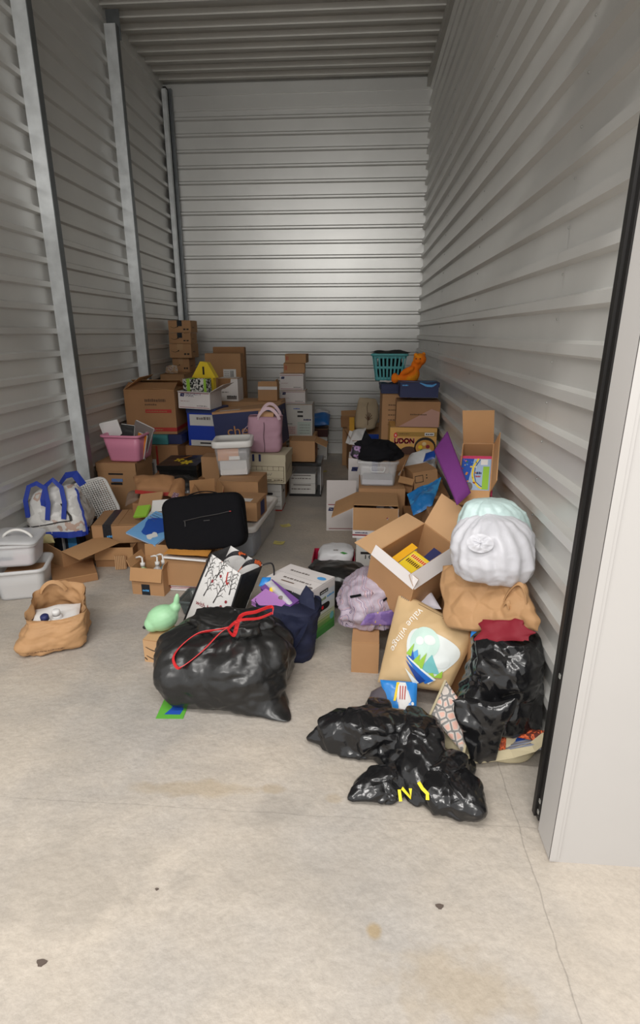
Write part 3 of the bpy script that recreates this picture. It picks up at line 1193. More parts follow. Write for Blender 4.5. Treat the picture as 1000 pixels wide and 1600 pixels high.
carton('product_box', 'pale printed product box in the middle tower below postal boxes', -0.828,-0.531,0.457,0.819,6.300, 0.32, z0=0.458, z1=0.815, out=WG, inn=CA, prints=prdct)
carton('postal_box', 'lower white postal box of the middle tower', -0.897,-0.615,0.813,0.972,6.350, 0.26, z0=0.824, z1=0.965, out=WH, prints=lambda mb, fr, w, d, h: priority(mb, fr['F'], w, h, False), group=G_POST)
carton('postal_box', 'upper white postal box of middle tower under two brown cartons', -0.907,-0.635,0.979,1.172,6.350, 0.26, z0=0.974, z1=1.155, out=WH, prints=lambda mb, fr, w, d, h: priority(mb, fr['F'], w, h, False), group=G_POST)
marks = lambda mb, fr, w, d, h: mb.rect(fr['F'], 0.06 * w, 0.09 * w, 0.3 * h, 0.8 * h, REDP).rect(fr['F'], 0.13 * w, 0.16 * w, 0.3 * h, 0.8 * h, REDP)
carton('cardboard_box', 'small brown carton second from the top of middle tower', -0.866,-0.624,1.204,1.303,6.400, 0.22, rz=3, z0=1.164, z1=1.265, prints=marks)
carton('cardboard_box', 'small brown carton topping the middle tower', -0.849,-0.609,1.303,1.401,6.400, 0.22, rz=-3, z0=1.274, z1=1.365, prints=marks)

# drawer unit with a flapped carton on it
t = thing('drawer_unit', 'clear plastic drawer unit with black top and base on floor', 'drawers', (-0.53, 5.55, 0.0))
MB().box(-0.165, 0.165, -0.18, 0.20, 0.0, 0.022, BLACKM).build('base', t)
MB().box(-0.165, 0.165, -0.18, 0.20, 0.318, 0.350, BLACKM).build('top_panel', t)
mb = MB()
for a in (-0.16, 0.154):
    mb.box(a, a + 0.006, -0.17, 0.195, 0.022, 0.318, CLEARW)
mb.box(-0.16, 0.16, 0.188, 0.194, 0.022, 0.318, CLEARW)
mb.build('frame', t)
for z0_, z1_ in ((0.026, 0.135), (0.138, 0.235)):
    dd = MB()
    dd.box(-0.150, 0.105, -0.176, -0.168, z0_, z1_, WG)
    dd.box(-0.150, 0.105, -0.168, 0.15, z0_, z0_ + 0.006, WG)
    dd.box(-0.150, -0.144, -0.168, 0.15, z0_, z1_ - 0.02, WG)
    dd.box(0.099, 0.105, -0.168, 0.15, z0_, z1_ - 0.02, WG)
    dw = dd.build('drawer', t)
    MB().box(-0.12, 0.06, -0.184, -0.176, z1_ - 0.018, z1_ - 0.010, INKG).build('drawer_pull', dw)
    MB().scribble(flat((-0.14, -0.1775, z0_), (1, 0, 0), (0, 0, 1)), 0.0, 0.2, 0.045, 0.012, INKG, 5).build('print', dw)
carton('cardboard_box', 'plain brown carton with right flap hanging open on drawer unit', -0.683,-0.430,0.353,0.563,5.400, 0.30, z0=0.357, flaps=dict(F=1, B=1, R=205), fl=dict(R=0.13))

# corner behind the tower
carton('white_carton', 'white printed carton on floor against the back wall', -0.616,-0.405,0.016,0.316,7.100, 0.28, z0=0.0, z1=0.30, out=WG,
       prints=lambda mb, fr, w, d, h: mb.rect(fr['F'], .1 * w, .25 * w, .6 * h, .7 * h, INK).rect(fr['F'], .35 * w, .5 * w, .45 * h, .5 * h, INKG).scribble(fr['F'], .1 * w, .9 * w, .1 * h, .05 * h, INKG, 4))
carton('dark_carton', 'low dark maroon carton on top of the white back wall carton', -0.605,-0.396,0.319,0.395,7.080, 0.24, z0=0.308, z1=0.405, out=mat('dark_maroon_board', srgb(66, 26, 26), 0.6))
P = Pad((-0.633,7.020,0.395), (-0.376,7.020,0.398), (-0.375,7.300,0.496), (-0.623,7.300,0.494), 0.13, nz=0.02, ns=9, seed=5)
mb = MB()
P.mesh(mb, mat('blue_plastic_film', srgb(26, 112, 196), 0.35), 20, 16)
o = mb.build('blue_plastic_bag', None, True)
o.location.z = 0.075
tag(o, 'blue plastic bag lying on the dark maroon carton', 'bag')
P = Pad((-0.651,7.220,0.438), (-0.370,7.220,0.441), (-0.397,7.400,0.515), (-0.623,7.400,0.505), 0.10, nz=0.05, ns=14, seed=6)
mb = MB()
P.mesh(mb, mat('white_plastic_film', srgb(214, 214, 216), 0.4), 20, 16)
o = mb.build('white_plastic_bag', None, True)
o.location.z = 0.09
tag(o, 'crumpled white plastic bag behind the blue plastic bag', 'bag')

# pink tote on beige file box
t = thing('tote_bag', 'dusty pink tote bag with loop handles standing on beige box', 'bag', (-0.855, 4.955, 0.560))
PINKC = mat('dusty_pink_cloth', srgb(186, 146, 162), 0.7, bump=0.1, bscale=30)
mb = MB()
soft(mb, [(0.0, 0, 0.0, 0.13, 0.09, 0), (0, 0, 0.04, 0.148, 0.105, 0), (0, 0, 0.15, 0.152, 0.105, 0), (0.0, 0, 0.25, 0.155, 0.105, 0), (0.0, 0, 0.315, 0.152, 0.10, 0)], PINKC, 64, 36, 0.02, 0.006, 0.001, sq=4.0, open_top=True, seed=2)
mb.build('body', t, True)
mb = MB()
soft(mb, [(0.0, 0, 0.315, 0.149, 0.097, 0), (0, 0, 0.2, 0.14, 0.09, 0), (0, 0, 0.1, 0.14, 0.09, 0)], PINKC, 48, 8, 0.02, 0.006, 0.001, sq=4.0, open_top=True, seed=2)
mb.build('lining', t, True)
MB().tube([(0.01 + 0.004 * math.sin(k), -0.116, 0.01 + 0.03 * k) for k in range(10)], 0.003, mat('dark_seam', srgb(92, 66, 76), 0.8), 6).build('seam', t)
for yy, l, xx in ((-0.09, 0.10, 0.06), (0.09, 0.12, 0.05)):
    MB().ribbon(arc((-0.11 + xx, yy, 0.30), (0.09 + xx, yy, 0.30), l), 0.028, mat('pale_pink_webbing', srgb(214, 186, 194), 0.7), (0, 0.3, 1), 0.004).build('handle', t)
MB().ribbon(arc((-0.14, -0.05, 0.24), (-0.15, 0.0, 0.03), 0.06, bow=(-1, 0, 0)), 0.022, MATS['pale_pink_webbing'], (0, 1, 0), 0.004).build('handle', t)
carton('small_carton', 'small plain carton sticking up out of the pink tote', -0.93, -0.79, 0, 0, 4.94, 0.06, ry=5, z0=0.66, z1=0.915, out=CL, inn=CL)


def beigep(mb, fr, w, d, h):
    f = fr['F']
    k = mat('brown_rule', srgb(92, 76, 52), 0.7)
    mb.rect(f, 0.02 * w, 0.96 * w, 0.60 * h, 0.615 * h, k).rect(f, 0.02 * w, 0.96 * w, 0.06 * h, 0.075 * h, k)
    mb.rect(f, 0.95 * w, 0.965 * w, 0.06 * h, 0.615 * h, k)
    for j in range(6):
        mb.rect(f, (0.04 + 0.155 * j) * w, (0.05 + 0.155 * j) * w, 0.46 * h, 0.60 * h, k)
    mb.rect(f, 0.02 * w, 0.96 * w, 0.46 * h, 0.468 * h, k)
    mb.rect(f, 0.02 * w, 0.96 * w, 0.19 * h, 0.198 * h, k)
    for j in range(3):
        mb.scribble(f, (0.06 + 0.31 * j) * w, (0.30 + 0.31 * j) * w, 0.11 * h, 0.045 * h, k, 3)
    # handwriting
    pts = [(0.12 + 0.5 * q / 24, 0.33 + 0.05 * math.sin(q * 1.9) * (1 if q % 7 else 0.2)) for q in range(25)]
    mb.stroke(f, [(a * w, b * h) for a, b in pts if not 0.22 < a < 0.26], 0.004, INKG)
    mb.stroke(fr['R'], [(0.2 * d, 0.35 * h), (0.8 * d, 0.52 * h)], 0.006, k)


t = lidbox('file_box', 'beige file box with handwritten front under the pink tote', -0.993,-0.646,0.276,0.545,4.800, 0.36, rz=-3, z0=0.285, z1=0.555, out=BEIGE, lid_h=0.065, prints=beigep, holes=False)
MB().box(-0.135, -0.115, -0.1825, -0.181, 0.206, 0.271, NAVYP).box(-0.075, -0.055, -0.1825, -0.181, 0.206, 0.271, NAVYP).build('blue_tape', t)


def wfile(mb, fr, w, d, h):
    f = fr['F']
    for j in range(4):
        mb.rect(f, 0.35 * w, 0.95 * w, (0.16 + 0.18 * j) * h, (0.17 + 0.18 * j) * h, INKG)
    mb.rect(f, 0, w, 0, 0.05 * h, REDP)
    mb.rect(fr['R'], 0, d, 0, 0.05 * h, REDP)


lidbox('file_box', 'white file box with red base edge under the beige file box', -0.955,-0.695,0.022,0.259,4.860, 0.26, z0=0.0, z1=0.278, out=WG, lid_h=0.05, prints=wfile)

# ---------------- long lidded tote with two cartons and a tub on it
t = thing('storage_tote', 'long clear tote with white lid under brown cartons', 'tote', (-0.88, 4.10, 0.0), (0, 0, R(-4)))
tub_parts(t, 0.335, 0.80, 0.235, 0.9, CLEAR, rim=0.008, lid=WPL, r=0.04)
MB().box(-0.14, 0.14, -0.35, -0.1, 0.01, 0.16, mat('dim_blue_cloth', srgb(92, 112, 138), 0.9)).build('contents', t)


def marks2(mb, fr, w, d, h):
    mb.rect(fr['F'], 0.08 * w, 0.11 * w, 0.35 * h, 0.65 * h, REDP).rect(fr['F'], 0.15 * w, 0.18 * w, 0.35 * h, 0.65 * h, REDP)


carton('cardboard_box', 'brown carton with short flaps beneath the clear tub', -1.139,-0.792,0.250,0.434,4.190, 0.34, rz=-3, z0=0.268, z1=0.458, prints=marks2, flaps=dict(F=1, B=1), out=CA)
carton('cardboard_box', 'smaller carton with white label in front of tub carton', -0.954,-0.732,0.256,0.411,3.800, 0.27, rz=-6, z0=0.268, z1=0.405, prints=lambda mb, fr, w, d, h: mb.rect(fr['T'], .05 * w, .75 * w, .1 * d, .5 * d, PAPER).rect(fr['R'], .35 * d, .75 * d, .1 * h, .9 * h, NAVYP), out=CA)
t = thing('storage_tub', 'clear tub with white lid holding papers on brown carton', 'tub', (-1.035, 4.48, 0.468), (R(1), R(-2), R(6)))
tub_parts(t, 0.30, 0.28, 0.265, 0.84, CLEAR, rim=0.012, lid=WPL, r=0.035, lid_h=0.03)
MB().box(-0.11, 0.11, -0.118, 0.1, 0.01, 0.13, PAPER).build('papers', t)
MB().box(-0.12, 0.05, -0.125, 0.08, 0.135, 0.235, ORAN).build('envelopes', t)
MB().box(0.055, 0.12, -0.12, 0.08, 0.135, 0.22, INKG).build('dark_bundle', t)
MB().box(-0.03, 0.06, -0.133, -0.128, 0.14, 0.17, PAPER).build('label_card', t)

# ---------------- pile between the moving box and the tub
carton('cardboard_box', 'brown carton under the black box with yellow flowers', -1.833,-1.351,0.074,0.399,4.550, 0.42, z0=0.0, z1=0.375, out=CB)
t = thing('black_box', 'black box with yellow flower print on its lid', 'box', (-1.56, 4.74, 0.383), (R(6), R(-3), R(-8)))
MB().box(-0.18, 0.18, -0.14, 0.14, 0.0, 0.10, BLACKM).build('body', t)
MB().box(-0.19, 0.19, -0.15, 0.15, 0.08, 0.125, BLACKM).build('lid', t)
mb = MB()
f = flat((0, 0, 0.1268), (1, 0, 0), (0, 1, 0))
for cx, cy, q, n in ((0.06, -0.06, 0.055, 6), (-0.04, 0.01, 0.045, 5)):
    for k in range(n):
        a = 2 * math.pi * k / n
        mb.poly([f(cx, cy), f(cx + q * math.cos(a - 0.4) * 0.8, cy + q * math.sin(a - 0.4) * 0.8), f(cx + q * 1.2 * math.cos(a), cy + q * 1.2 * math.sin(a)), f(cx + q * math.cos(a + 0.4) * 0.8, cy + q * math.sin(a + 0.4) * 0.8)], YEL)
mb.stroke(f, [(-0.06, 0.0), (-0.02, 0.06), (0.03, 0.13)], 0.014, ORAN)
mb.build('flower_print', t)
mb = MB()
soft(mb, [(-1.55, 4.42, 0.26, 0.05, 0.05, 0), (-1.55, 4.42, 0.28, 0.20, 0.12, 0), (-1.54, 4.43, 0.36, 0.19, 0.12, 0), (-1.54, 4.45, 0.42, 0.13, 0.08, 0), (-1.54, 4.45, 0.44, 0.01, 0.01, 0)], BLACKM, 64, 32, 0.03, 0.015, 0.004, seed=4, zmin=0.25)
tag(mb.build('black_plastic_bag', None, True), 'slack black plastic bag in front of the flower printed box', 'bag')
carton('cardboard_box', 'brown carton under the slack black bag behind the paper heap', -1.763,-1.194,0.021,0.329,4.200, 0.32, z0=0.0, z1=0.25, out=CB)
carton('cardboard_box', 'small brown carton left of the clear tub, behind open flaps', -1.372,-1.217,0.386,0.577,4.620, 0.18, z0=0.30, z1=0.56, out=CA)
carton('cardboard_box', 'brown carton supporting the small carton left of the tub', -1.401,-1.209,0.064,0.392,4.600, 0.22, z0=0.0, z1=0.293)
# toy cans
for k, (px, dz, q, g) in enumerate(((-1.50, 0.0, 0.038, 'green and white can at the left of the two beside black bag'), (-1.395, 0.0, 0.036, 'red and white can at the right of the two beside black bag'))):
    t = thing('drink_can', g, 'can', (px, 4.26, 0.262), (R(35), R(20 * k - 8), 0), group='cans in front of the black bag')
    mb = MB()
    n = 20
    rg = lambda r_, z: [(r_ * math.cos(2 * math.pi * a / n), r_ * math.sin(2 * math.pi * a / n), z) for a in range(n)]
    mb.rings([rg(q * 0.85, 0.01), rg(q, 0.02), rg(q, 0.105)], mat('green_can' if not k else 'red_can', srgb(30, 92, 74) if not k else srgb(150, 50, 56), 0.3))
    mb.build('body', t, True)
    MB().rings([rg(q, 0.105), rg(q * 0.8, 0.118), rg(q * 0.8, 0.112), rg(q * 0.2, 0.112)], mat('can_end', srgb(196, 198, 200), 0.3, 0.6)).build('end', t, True)

# open carton with raised flaps behind the black case
carton('cardboard_box', 'open carton with raised flaps behind the black case', -1.215,-1.017,0.185,0.365,3.850, 0.26, rz=24, z0=0.14, z1=0.36, flaps=dict(L=70, R=100, B=80, F=110), fl=dict(L=0.12, R=0.14, B=0.15, F=0.12))
carton('cardboard_box', 'flat carton on floor under the open raised flap carton', -1.250,-1.002,0.062,0.167,3.830, 0.30, z0=0.0, z1=0.13)

# ---------------- pink bin on brown file box
t = thing('plastic_bin', 'pink plastic bin full of papers on brown file box', 'bin', (-2.045, 4.72, 0.522), (0, 0, R(-3)))
PINK = mat('pink_plastic', srgb(220, 140, 168), 0.38)
tub_parts(t, 0.34, 0.36, 0.235, 0.80, PINK, rim=0.018, r=0.04)
for k, (x0, y0, w_, h_, a, b, c_, lb) in enumerate(((-0.10, 0.02, 0.16, 0.33, 8, -12, PAPER, 'white folder leaning leftmost in the pink bin'), (-0.04, -0.02, 0.12, 0.29, -6, 8, BLACKM, 'black folder upright in the pink bin'),
                                                    (0.03, 0.04, 0.18, 0.32, 4, 24, INKG, 'grey folder leaning right in pink bin'), (0.06, 0.09, 0.13, 0.26, 12, 18, PAPER, 'white paper block at the back of the pink bin'),
                                                    (0.09, -0.03, 0.10, 0.22, -5, 14, ORAN, 'orange envelope in the pink bin'))):
    o = thing('folder', lb, 'folder', V((-2.045 + x0, 4.72 + y0, 0.535)), (R(a), R(b), R(12 - 9 * k)), group='papers in the pink bin')
    MB().box(-w_ / 2, w_ / 2, -0.008, 0.008, 0, h_, c_).build('cover', o)
    MB().box(-w_ / 2 + 0.004, w_ / 2 + 0.002, -0.006, 0.006, 0.003, h_ + 0.003, PAPER).build('pages', o)
bb = lambda mb, fr, w, d, h: mb.rect(fr['F'], .28 * w, .66 * w, .80 * h, .83 * h, INK).rect(fr['F'], .32 * w, .62 * w, .62 * h, .66 * h, INK)
t = lidbox('file_box', 'brown cardboard file box with lid under the pink bin', -2.303,-1.939,0.061,0.489,4.550, 0.40, z0=0.0, z1=0.515, out=CA, lid_h=0.075, prints=bb)
MB().box(-0.05, 0.05, -0.203, -0.2, 0.345, 0.372, mat('pale_blue_sheet', srgb(110, 140, 190), 0.6)).build('sheet_in_hole', t)

# ---------------- mesh basket lying on its side
t = thing('mesh_basket', 'white plastic mesh basket tipped on its side by steel post', 'basket', matrix=frame_matrix((-2.105,3.950,0.194), V((-1.971,4.100,0.212)) - V((-2.105,3.950,0.194)), V((-2.209,4.100,0.440)) - V((-2.105,3.950,0.194))))
W_, H_ = 0.24, 0.30
mb = MB()
nx, nz_ = 13, 17
for k in range(nx + 1):
    mb.box(W_ * k / nx - 0.004, W_ * k / nx + 0.004, 0, H_, -0.003, 0.003, WPL)
for k in range(nz_ + 1):
    mb.box(0, W_, H_ * k / nz_ - 0.0035, H_ * k / nz_ + 0.0035, -0.0025, 0.0025, WPL)
mb.build('mesh_face', t)
mb = MB()
out_ = [(a + W_ / 2, b + H_ / 2, 0.0) for a, b in rr(W_ + 0.03, H_ + 0.03, 0.05)]
mb.tube(out_ + out_[:2], 0.011, WPL, 8)
mb.build('rim', t, True)
mb = MB()
for k in range(9):
    a = W_ * k / 8
    mb.box(a - 0.004, a + 0.004, H_ - 0.006, H_, -0.13, 0, WPL)
    mb.box(a - 0.004, a + 0.004, 0, 0.006, -0.13, 0, WPL)
mb.box(0, W_, H_ - 0.006, H_, -0.14, -0.13, WPL)
mb.box(0, W_, 0, 0.006, -0.14, -0.13, WPL)
mb.build('side_mesh', t)

# ---------------- blue and white shopper
t = thing('shopping_bag', 'white printed shopping bag with blue handles by left wall', 'bag', (-2.118, 3.60, 0.24))
SHOP = ramp_mat('shopper_print', 'noise', 7, [(0.0, srgb(196, 194, 190)), (0.46, srgb(216, 214, 210)), (0.60, srgb(190, 164, 150)), (0.66, srgb(206, 204, 198))], 0.35, 3, bump=0.3)
mb = MB()
Pf = soft(mb, [(0, 0, 0.0, 0.165, 0.12, 8), (0, 0, 0.03, 0.19, 0.145, 8), (0, 0, 0.13, 0.19, 0.15, 8), (0.0, 0, 0.23, 0.165, 0.11, 8), (0.01, 0, 0.30, 0.13, 0.06, 8), (0.01, 0, 0.33, 0.07, 0.02, 8)], SHOP, 64, 40, 0.05, 0.014, 0.003, seed=9, sq=3.2, zmin=-1)
mb.build('body', t, True)
BLUEW = mat('blue_webbing', srgb(32, 58, 156), 0.6)
mb = MB()
for u0, u1 in ((0.0, 1.0),):
    mb.ribbon([Pf(0.5 + 0.5 * k / 24, 0.16) + V((0, -0.008, 0)) for k in range(25)], 0.045, BLUEW, (0, 0, 1))
mb.ribbon([Pf(0.90, 0.1 + 0.75 * k / 12) + V((0.006, -0.006, 0)) for k in range(13)], 0.035, BLUEW, (1, -0.6, 0))
mb.build('trim_band', t)
MB().stroke(lambda a, b: Pf(a, b) + V((0.0, -0.01, 0)), [(0.60, 0.30), (0.66, 0.32), (0.72, 0.34), (0.78, 0.36), (0.84, 0.38), (0.84, 0.44), (0.82, 0.52), (0.80, 0.6)], 0.012, INK).build('line_print', t)
for xa, xb, yy, l in ((-0.155, -0.03, -0.13, 0.03), (-0.05, 0.07, -0.10, 0.08)):
    MB().ribbon([V((xa, yy - 0.03, 0.14)), V((xa - 0.005, yy - 0.02, 0.26)), V((xa + 0.01, yy + 0.02, 0.35)), V(((xa + xb) / 2, yy + 0.03, 0.36 + l * 0.4)), V((xb, yy + 0.02, 0.34)), V((xb + 0.03, yy - 0.02, 0.24)), V((xb + 0.02, yy - 0.045, 0.13))], 0.032, BLUEW, (1, 0.2, 0.3), 0.004).build('handle', t)
MB().ribbon([V((0.0, 0.02, 0.33)), V((0.06, 0.02, 0.40)), V((0.12, 0.03, 0.41)), V((0.17, 0.03, 0.33))], 0.06, BLUEW, (0, 0.6, 0.6), 0.004).build('handle', t)
carton('dark_box', 'dark printed carton under the white shopping bag', -2.330,-2.027,0.115,0.341,3.620, 0.30, z0=0.0, z1=0.232, out=mat('dark_slate_board', srgb(40, 46, 60), 0.6), prints=lambda mb, fr, w, d, h: mb.scribble(fr['F'], .55 * w, .62 * w, .1 * h, .8 * h, PAPER, 1).rect(fr['F'], .7 * w, .92 * w, 0, h, SKYP))

# ---------------- big open carton at the left edge, its flap hanging to the aisle
t = tipped_carton('cardboard_box', 'open carton by left edge with one broad flap hanging outward', (-2.000,3.320,0.182), (-1.839,3.600,0.203), (-2.271,3.520,0.231), 0.27, out=CA, inn=CI, flaps=dict(F=176, R=150), fl=dict(F=0.20, R=0.03))
carton('flattened_carton', 'flattened brown carton lying under the open carton', -1.997,-1.722,-0.010,0.038,3.200, 0.42, rz=32, z0=0.002, z1=0.05, out=CB, flaps='x')
CREAM = mat('cream_cloth', srgb(206, 194, 140), 0.8, bump=0.1)
for k, (a, b, c_, d_, lb) in enumerate((((-2.238,3.420,0.193), (-2.084,3.400,0.214), (-2.199,3.540,0.333), (-2.275,3.540,0.331), 'cream cloth bundle in the open carton by left edge'),
                                       ((-2.162,3.520,0.195), (-2.083,3.520,0.217), (-2.143,3.600,0.294), (-2.201,3.600,0.293), 'narrow cream cloth roll poking from the open carton'))):
    mb = MB()
    Pad(a, b, c_, d_, 0.07, nz=0.02, ns=8, seed=11 + k).mesh(mb, CREAM, 20, 20)
    tag(mb.build('cloth_bundle', None, True), lb, 'cloth')

# ---------------- totes at the left edge
t = thing('storage_tote', 'milky storage tote standing on floor at left edge', 'tote', (-2.13, 3.08, 0.0), (0, 0, R(18)))
tub_parts(t, 0.30, 0.28, 0.20, 0.86, CLEARW, rim=0.016, r=0.04)
MB().box(-0.11, 0.11, -0.10, 0.10, 0.01, 0.15, CB).build('contents', t)
t = thing('storage_tote', 'clear bin stacked in the milky tote at left edge', 'tote', (-2.15, 3.10, 0.208), (0, 0, R(14)))
tub_parts(t, 0.27, 0.26, 0.15, 0.84, CLEARW, rim=0.010, r=0.04)
MB().box(-0.10, 0.10, -0.10, 0.08, 0.01, 0.08, PINKP).box(-0.1, 0.0, -0.115, -0.1, 0.05, 0.11, NAVYP).build('contents', t)
t = thing('tray_lid', 'white lid with looped handle on the clear bin', 'lid', (-2.15, 3.10, 0.366), (0, R(4), R(14)))
MB().rings([ringz(0.30, 0.29, 0.05, 0), ringz(0.30, 0.29, 0.05, 0.012), ringz(0.26, 0.25, 0.04, 0.022)], CLEARW).build('panel', t, True)
MB().tube(arc((-0.06, -0.05, 0.02), (0.11, -0.05, 0.02), 0.05), 0.009, WPL).build('handle', t, True)

# ---------------- taped carton with dark printed tape and torn carton under it
def primep(mb, fr, w, d, h):
    f = fr['F']
    mb.scribble(f, 0.235 * w + 0.012, 0.235 * w + 0.05, h * 0.35, 0.016, SKYP, 3)
    mb.rect(f, 0.235 * w + 0.018, 0.235 * w + 0.034, h * 0.15, h * 0.2, ORAN)
    mb.rect(fr['R'], 0.1 * d, 0.2 * d, 0.12 * h, 0.16 * h, INK)


t = carton('shipping_carton', 'taped shipping carton with dark printed tape by mesh basket', -1.889,-1.517,0.104,0.273,3.580, 0.36, rz=10, z0=0.152, z1=0.285, flaps='y', prints=primep)
mb = MB()
w_ = 0.37
xo = -0.08
mb.box(xo - 0.03, xo + 0.03, -0.1815, 0.1815, 0.1395, 0.1405, M_PRIME)
mb.box(xo - 0.03, xo + 0.03, -0.1815, -0.1801, 0.02, 0.1405, M_PRIME)
mb.build('tape', t)
carton('torn_carton', 'torn carton with corrugated flap under the taped shipping carton', -1.857,-1.583,-0.003,0.142,3.500, 0.36, rz=6, z0=0.0, z1=0.146, flaps=dict(F=262), fl=dict(F=0.09), out=CB)
mb = MB()
for k in range(6):
    mb.box(0.012 * k, 0.012 * k + 0.007, 0, 0.01, 0, 0.10, CL)
mb.box(0, 0.075, 0.008, 0.012, 0, 0.10, CA)
o = mb.build('corrugated_strip')
o.location = (-1.694,3.440,0.025)
o.location.z = 0.004
o.rotation_euler = (R(-6), 0, R(12))
tag(o, 'torn strip of corrugated board leaning on the torn carton', 'cardboard')

# ---------------- paper heap
carton('cardboard_box', 'brown carton under the heap of papers and magazines', -1.648,-1.373,-0.018,0.134,3.620, 0.22, z0=0.0, z1=0.245, out=CB)
M_PB = mat('brown_kraft_paper', srgb(172, 126, 86), 0.75, bump=0.25, bscale=14, var=0.07, vscale=9)
mb = MB()
Pad((-1.713,3.980,0.426), (-1.393,3.980,0.422), (-1.462,4.150,0.510), (-1.800,4.150,0.498), 0.09, nz=0.02, ns=11, seed=21, edge=0.25).mesh(mb, M_PB, 30, 20)
t = mb.build('paper_bag', None, True)
tag(t, 'brown paper bag with red edge lying folded above the paper heap', 'bag')
MB().ribbon([(-1.702,3.930,0.440), (-1.611,3.915,0.436), (-1.491,3.915,0.428), (-1.392,3.930,0.426)], 0.028, REDP, (0, 0.2, 1)).build('red_edge', t)
mb = MB()
Pad((-1.437,3.900,0.418), (-1.318,3.950,0.355), (-1.382,4.150,0.469), (-1.475,4.120,0.486), 0.10, nz=0.04, ns=10, seed=22).mesh(mb, M_PB, 24, 20)
tag(mb.build('paper_bag', None, True), 'small crumpled brown paper bag right of the red edged one', 'bag')
mb = MB()
Pad((-1.824,4.000,0.291), (-1.714,4.000,0.346), (-1.745,4.120,0.401), (-1.821,4.120,0.383), 0.05, nz=0.03, ns=12, seed=23).mesh(mb, mat('grey_wrapping', srgb(134, 112, 96), 0.7), 20, 16)
tag(mb.build('wrapping_paper', None, True), 'crumpled grey brown wrapping paper left of the folded paper bag', 'paper')
carton('cardboard_box', 'brown carton holding the folded paper bags above the heap', -1.703,-1.290,0.146,0.302,3.860, 0.30, z0=0.0, z1=0.36, out=CB)


def slab(name, label, cat, a, b, c_, th, m, edge=None, group=None, prints=None, lift=0.0):
    """Thin book, magazine or folder: three corners of its top face (front-left, front-right, back-left)."""
    a, b, c_ = V(a), V(b), V(c_)
    m4 = frame_matrix(a + V((0, 0, lift)), b - a, c_ - a)
    w, d = (b - a).length, (c_ - a).dot(m4.col[1].to_3d())
    t = thing(name, label, cat, group=group, matrix=m4)
    MB().box(0, w, 0, d, -0.002, 0, m).box(0, w, 0, d, -th, -th + 0.002, m).build('cover', t)
    MB().box(0.002, w - 0.002, 0.002, d - 0.002, -th + 0.002, -0.002, edge or PAPER).build('pages', t)
    if prints:
        mb = MB()
        prints(mb, flat((0, 0, 0.0015), (1, 0, 0), (0, 1, 0)), w, d)
        mb.build('print', t)
    return t


def skymap(mb, f, w, d):
    mb.fan(f, [(0.5 * w + 0.36 * w * math.cos(q) * (1 + 0.25 * math.sin(3 * q)), 0.52 * d + 0.36 * d * math.sin(q)) for q in [k * math.pi / 9 for k in range(18)]], BLUEP, 2)
    mb.fan(lambda a, b: f(a, b) + V((0, 0, 0.0006)), [(0.68 * w + 0.11 * w * math.cos(q) * (1 + 0.4 * math.sin(4 * q)), 0.22 * d + 0.14 * d * math.sin(q)) for q in [k * math.pi / 8 for k in range(16)]], PAPER, 2)
    for j in range(4):
        mb.scribble(f, 0.05 * w, 0.3 * w, (0.66 + 0.08 * j) * d, 0.02 * d, (INKG, MAROON, NAVYP, INKG)[j], 4)


slab('magazine', 'blue sky picture magazine tilted over the pump bottle box', 'magazine', (-1.571,3.400,0.303), (-1.326,3.280,0.264), (-1.471,3.660,0.387), 0.012, mat('sky_cover', srgb(120, 176, 226), 0.3), prints=skymap)
slab('magazine', 'white brochure stack under the blue sky magazine', 'magazine', (-1.523,3.460,0.311), (-1.293,3.440,0.277), (-1.521,3.720,0.397), 0.02, mat('white_cover', srgb(214, 214, 218), 0.3), lift=-0.015)
slab('paper_sheets', 'white paper sheets standing behind the blue sky magazine', 'paper', (-1.491,3.680,0.361), (-1.254,3.660,0.392), (-1.497,3.740,0.430), 0.006, PAPER)
slab('envelope', 'brown board envelope at the top of the paper heap', 'envelope', (-1.635,3.740,0.308), (-1.450,3.720,0.339), (-1.637,3.880,0.435), 0.01, CA, CA)
slab('green_packet', 'glossy lime green packet on the paper heap', 'packet', (-1.603,3.620,0.339), (-1.499,3.600,0.358), (-1.571,3.700,0.402), 0.014, mat('lime_film', srgb(150, 196, 66), 0.2), LIME)
slab('strap_tag', 'mauve dotted strap lying over the white sheets', 'strap', (-1.357,3.620,0.403), (-1.316,3.620,0.394), (-1.363,3.760,0.496), 0.004, ramp_mat('mauve_dots', 'voronoi', 60, [(0, srgb(200, 180, 190)), (0.25, srgb(128, 96, 108))]))
slab('luggage_tag', 'white card tag with orange logo beside black case', 'tag', (-1.176,3.380,0.475), (-1.123,3.380,0.494), (-1.200,3.420,0.502), 0.003, PAPER, prints=lambda mb, f, w, d: mb.rect(f, .3 * w, .7 * w, .3 * d, .7 * d, ORAN))

# ---------------- small carton with pump bottles
t = carton('shipping_carton', 'small open carton of pump bottles with dark tape logo', -1.427,-1.210,-0.001,0.205,3.080, 0.20, rz=-6, z0=0.0, z1=0.185, flaps=dict(F=252, R=105, L=112, B=96), fl=dict(F=0.085, R=0.03, L=0.05, B=0.08),
           prints=lambda mb, fr, w, d, h: mb.rect(fr['F'], .30 * w, .56 * w, 0, .40 * h, M_PRIME).scribble(lambda a, b: fr['F'](a, b) + V((0, -.0008, 0)), .33 * w, .53 * w, .14 * h, .07 * h, SKYP, 3))


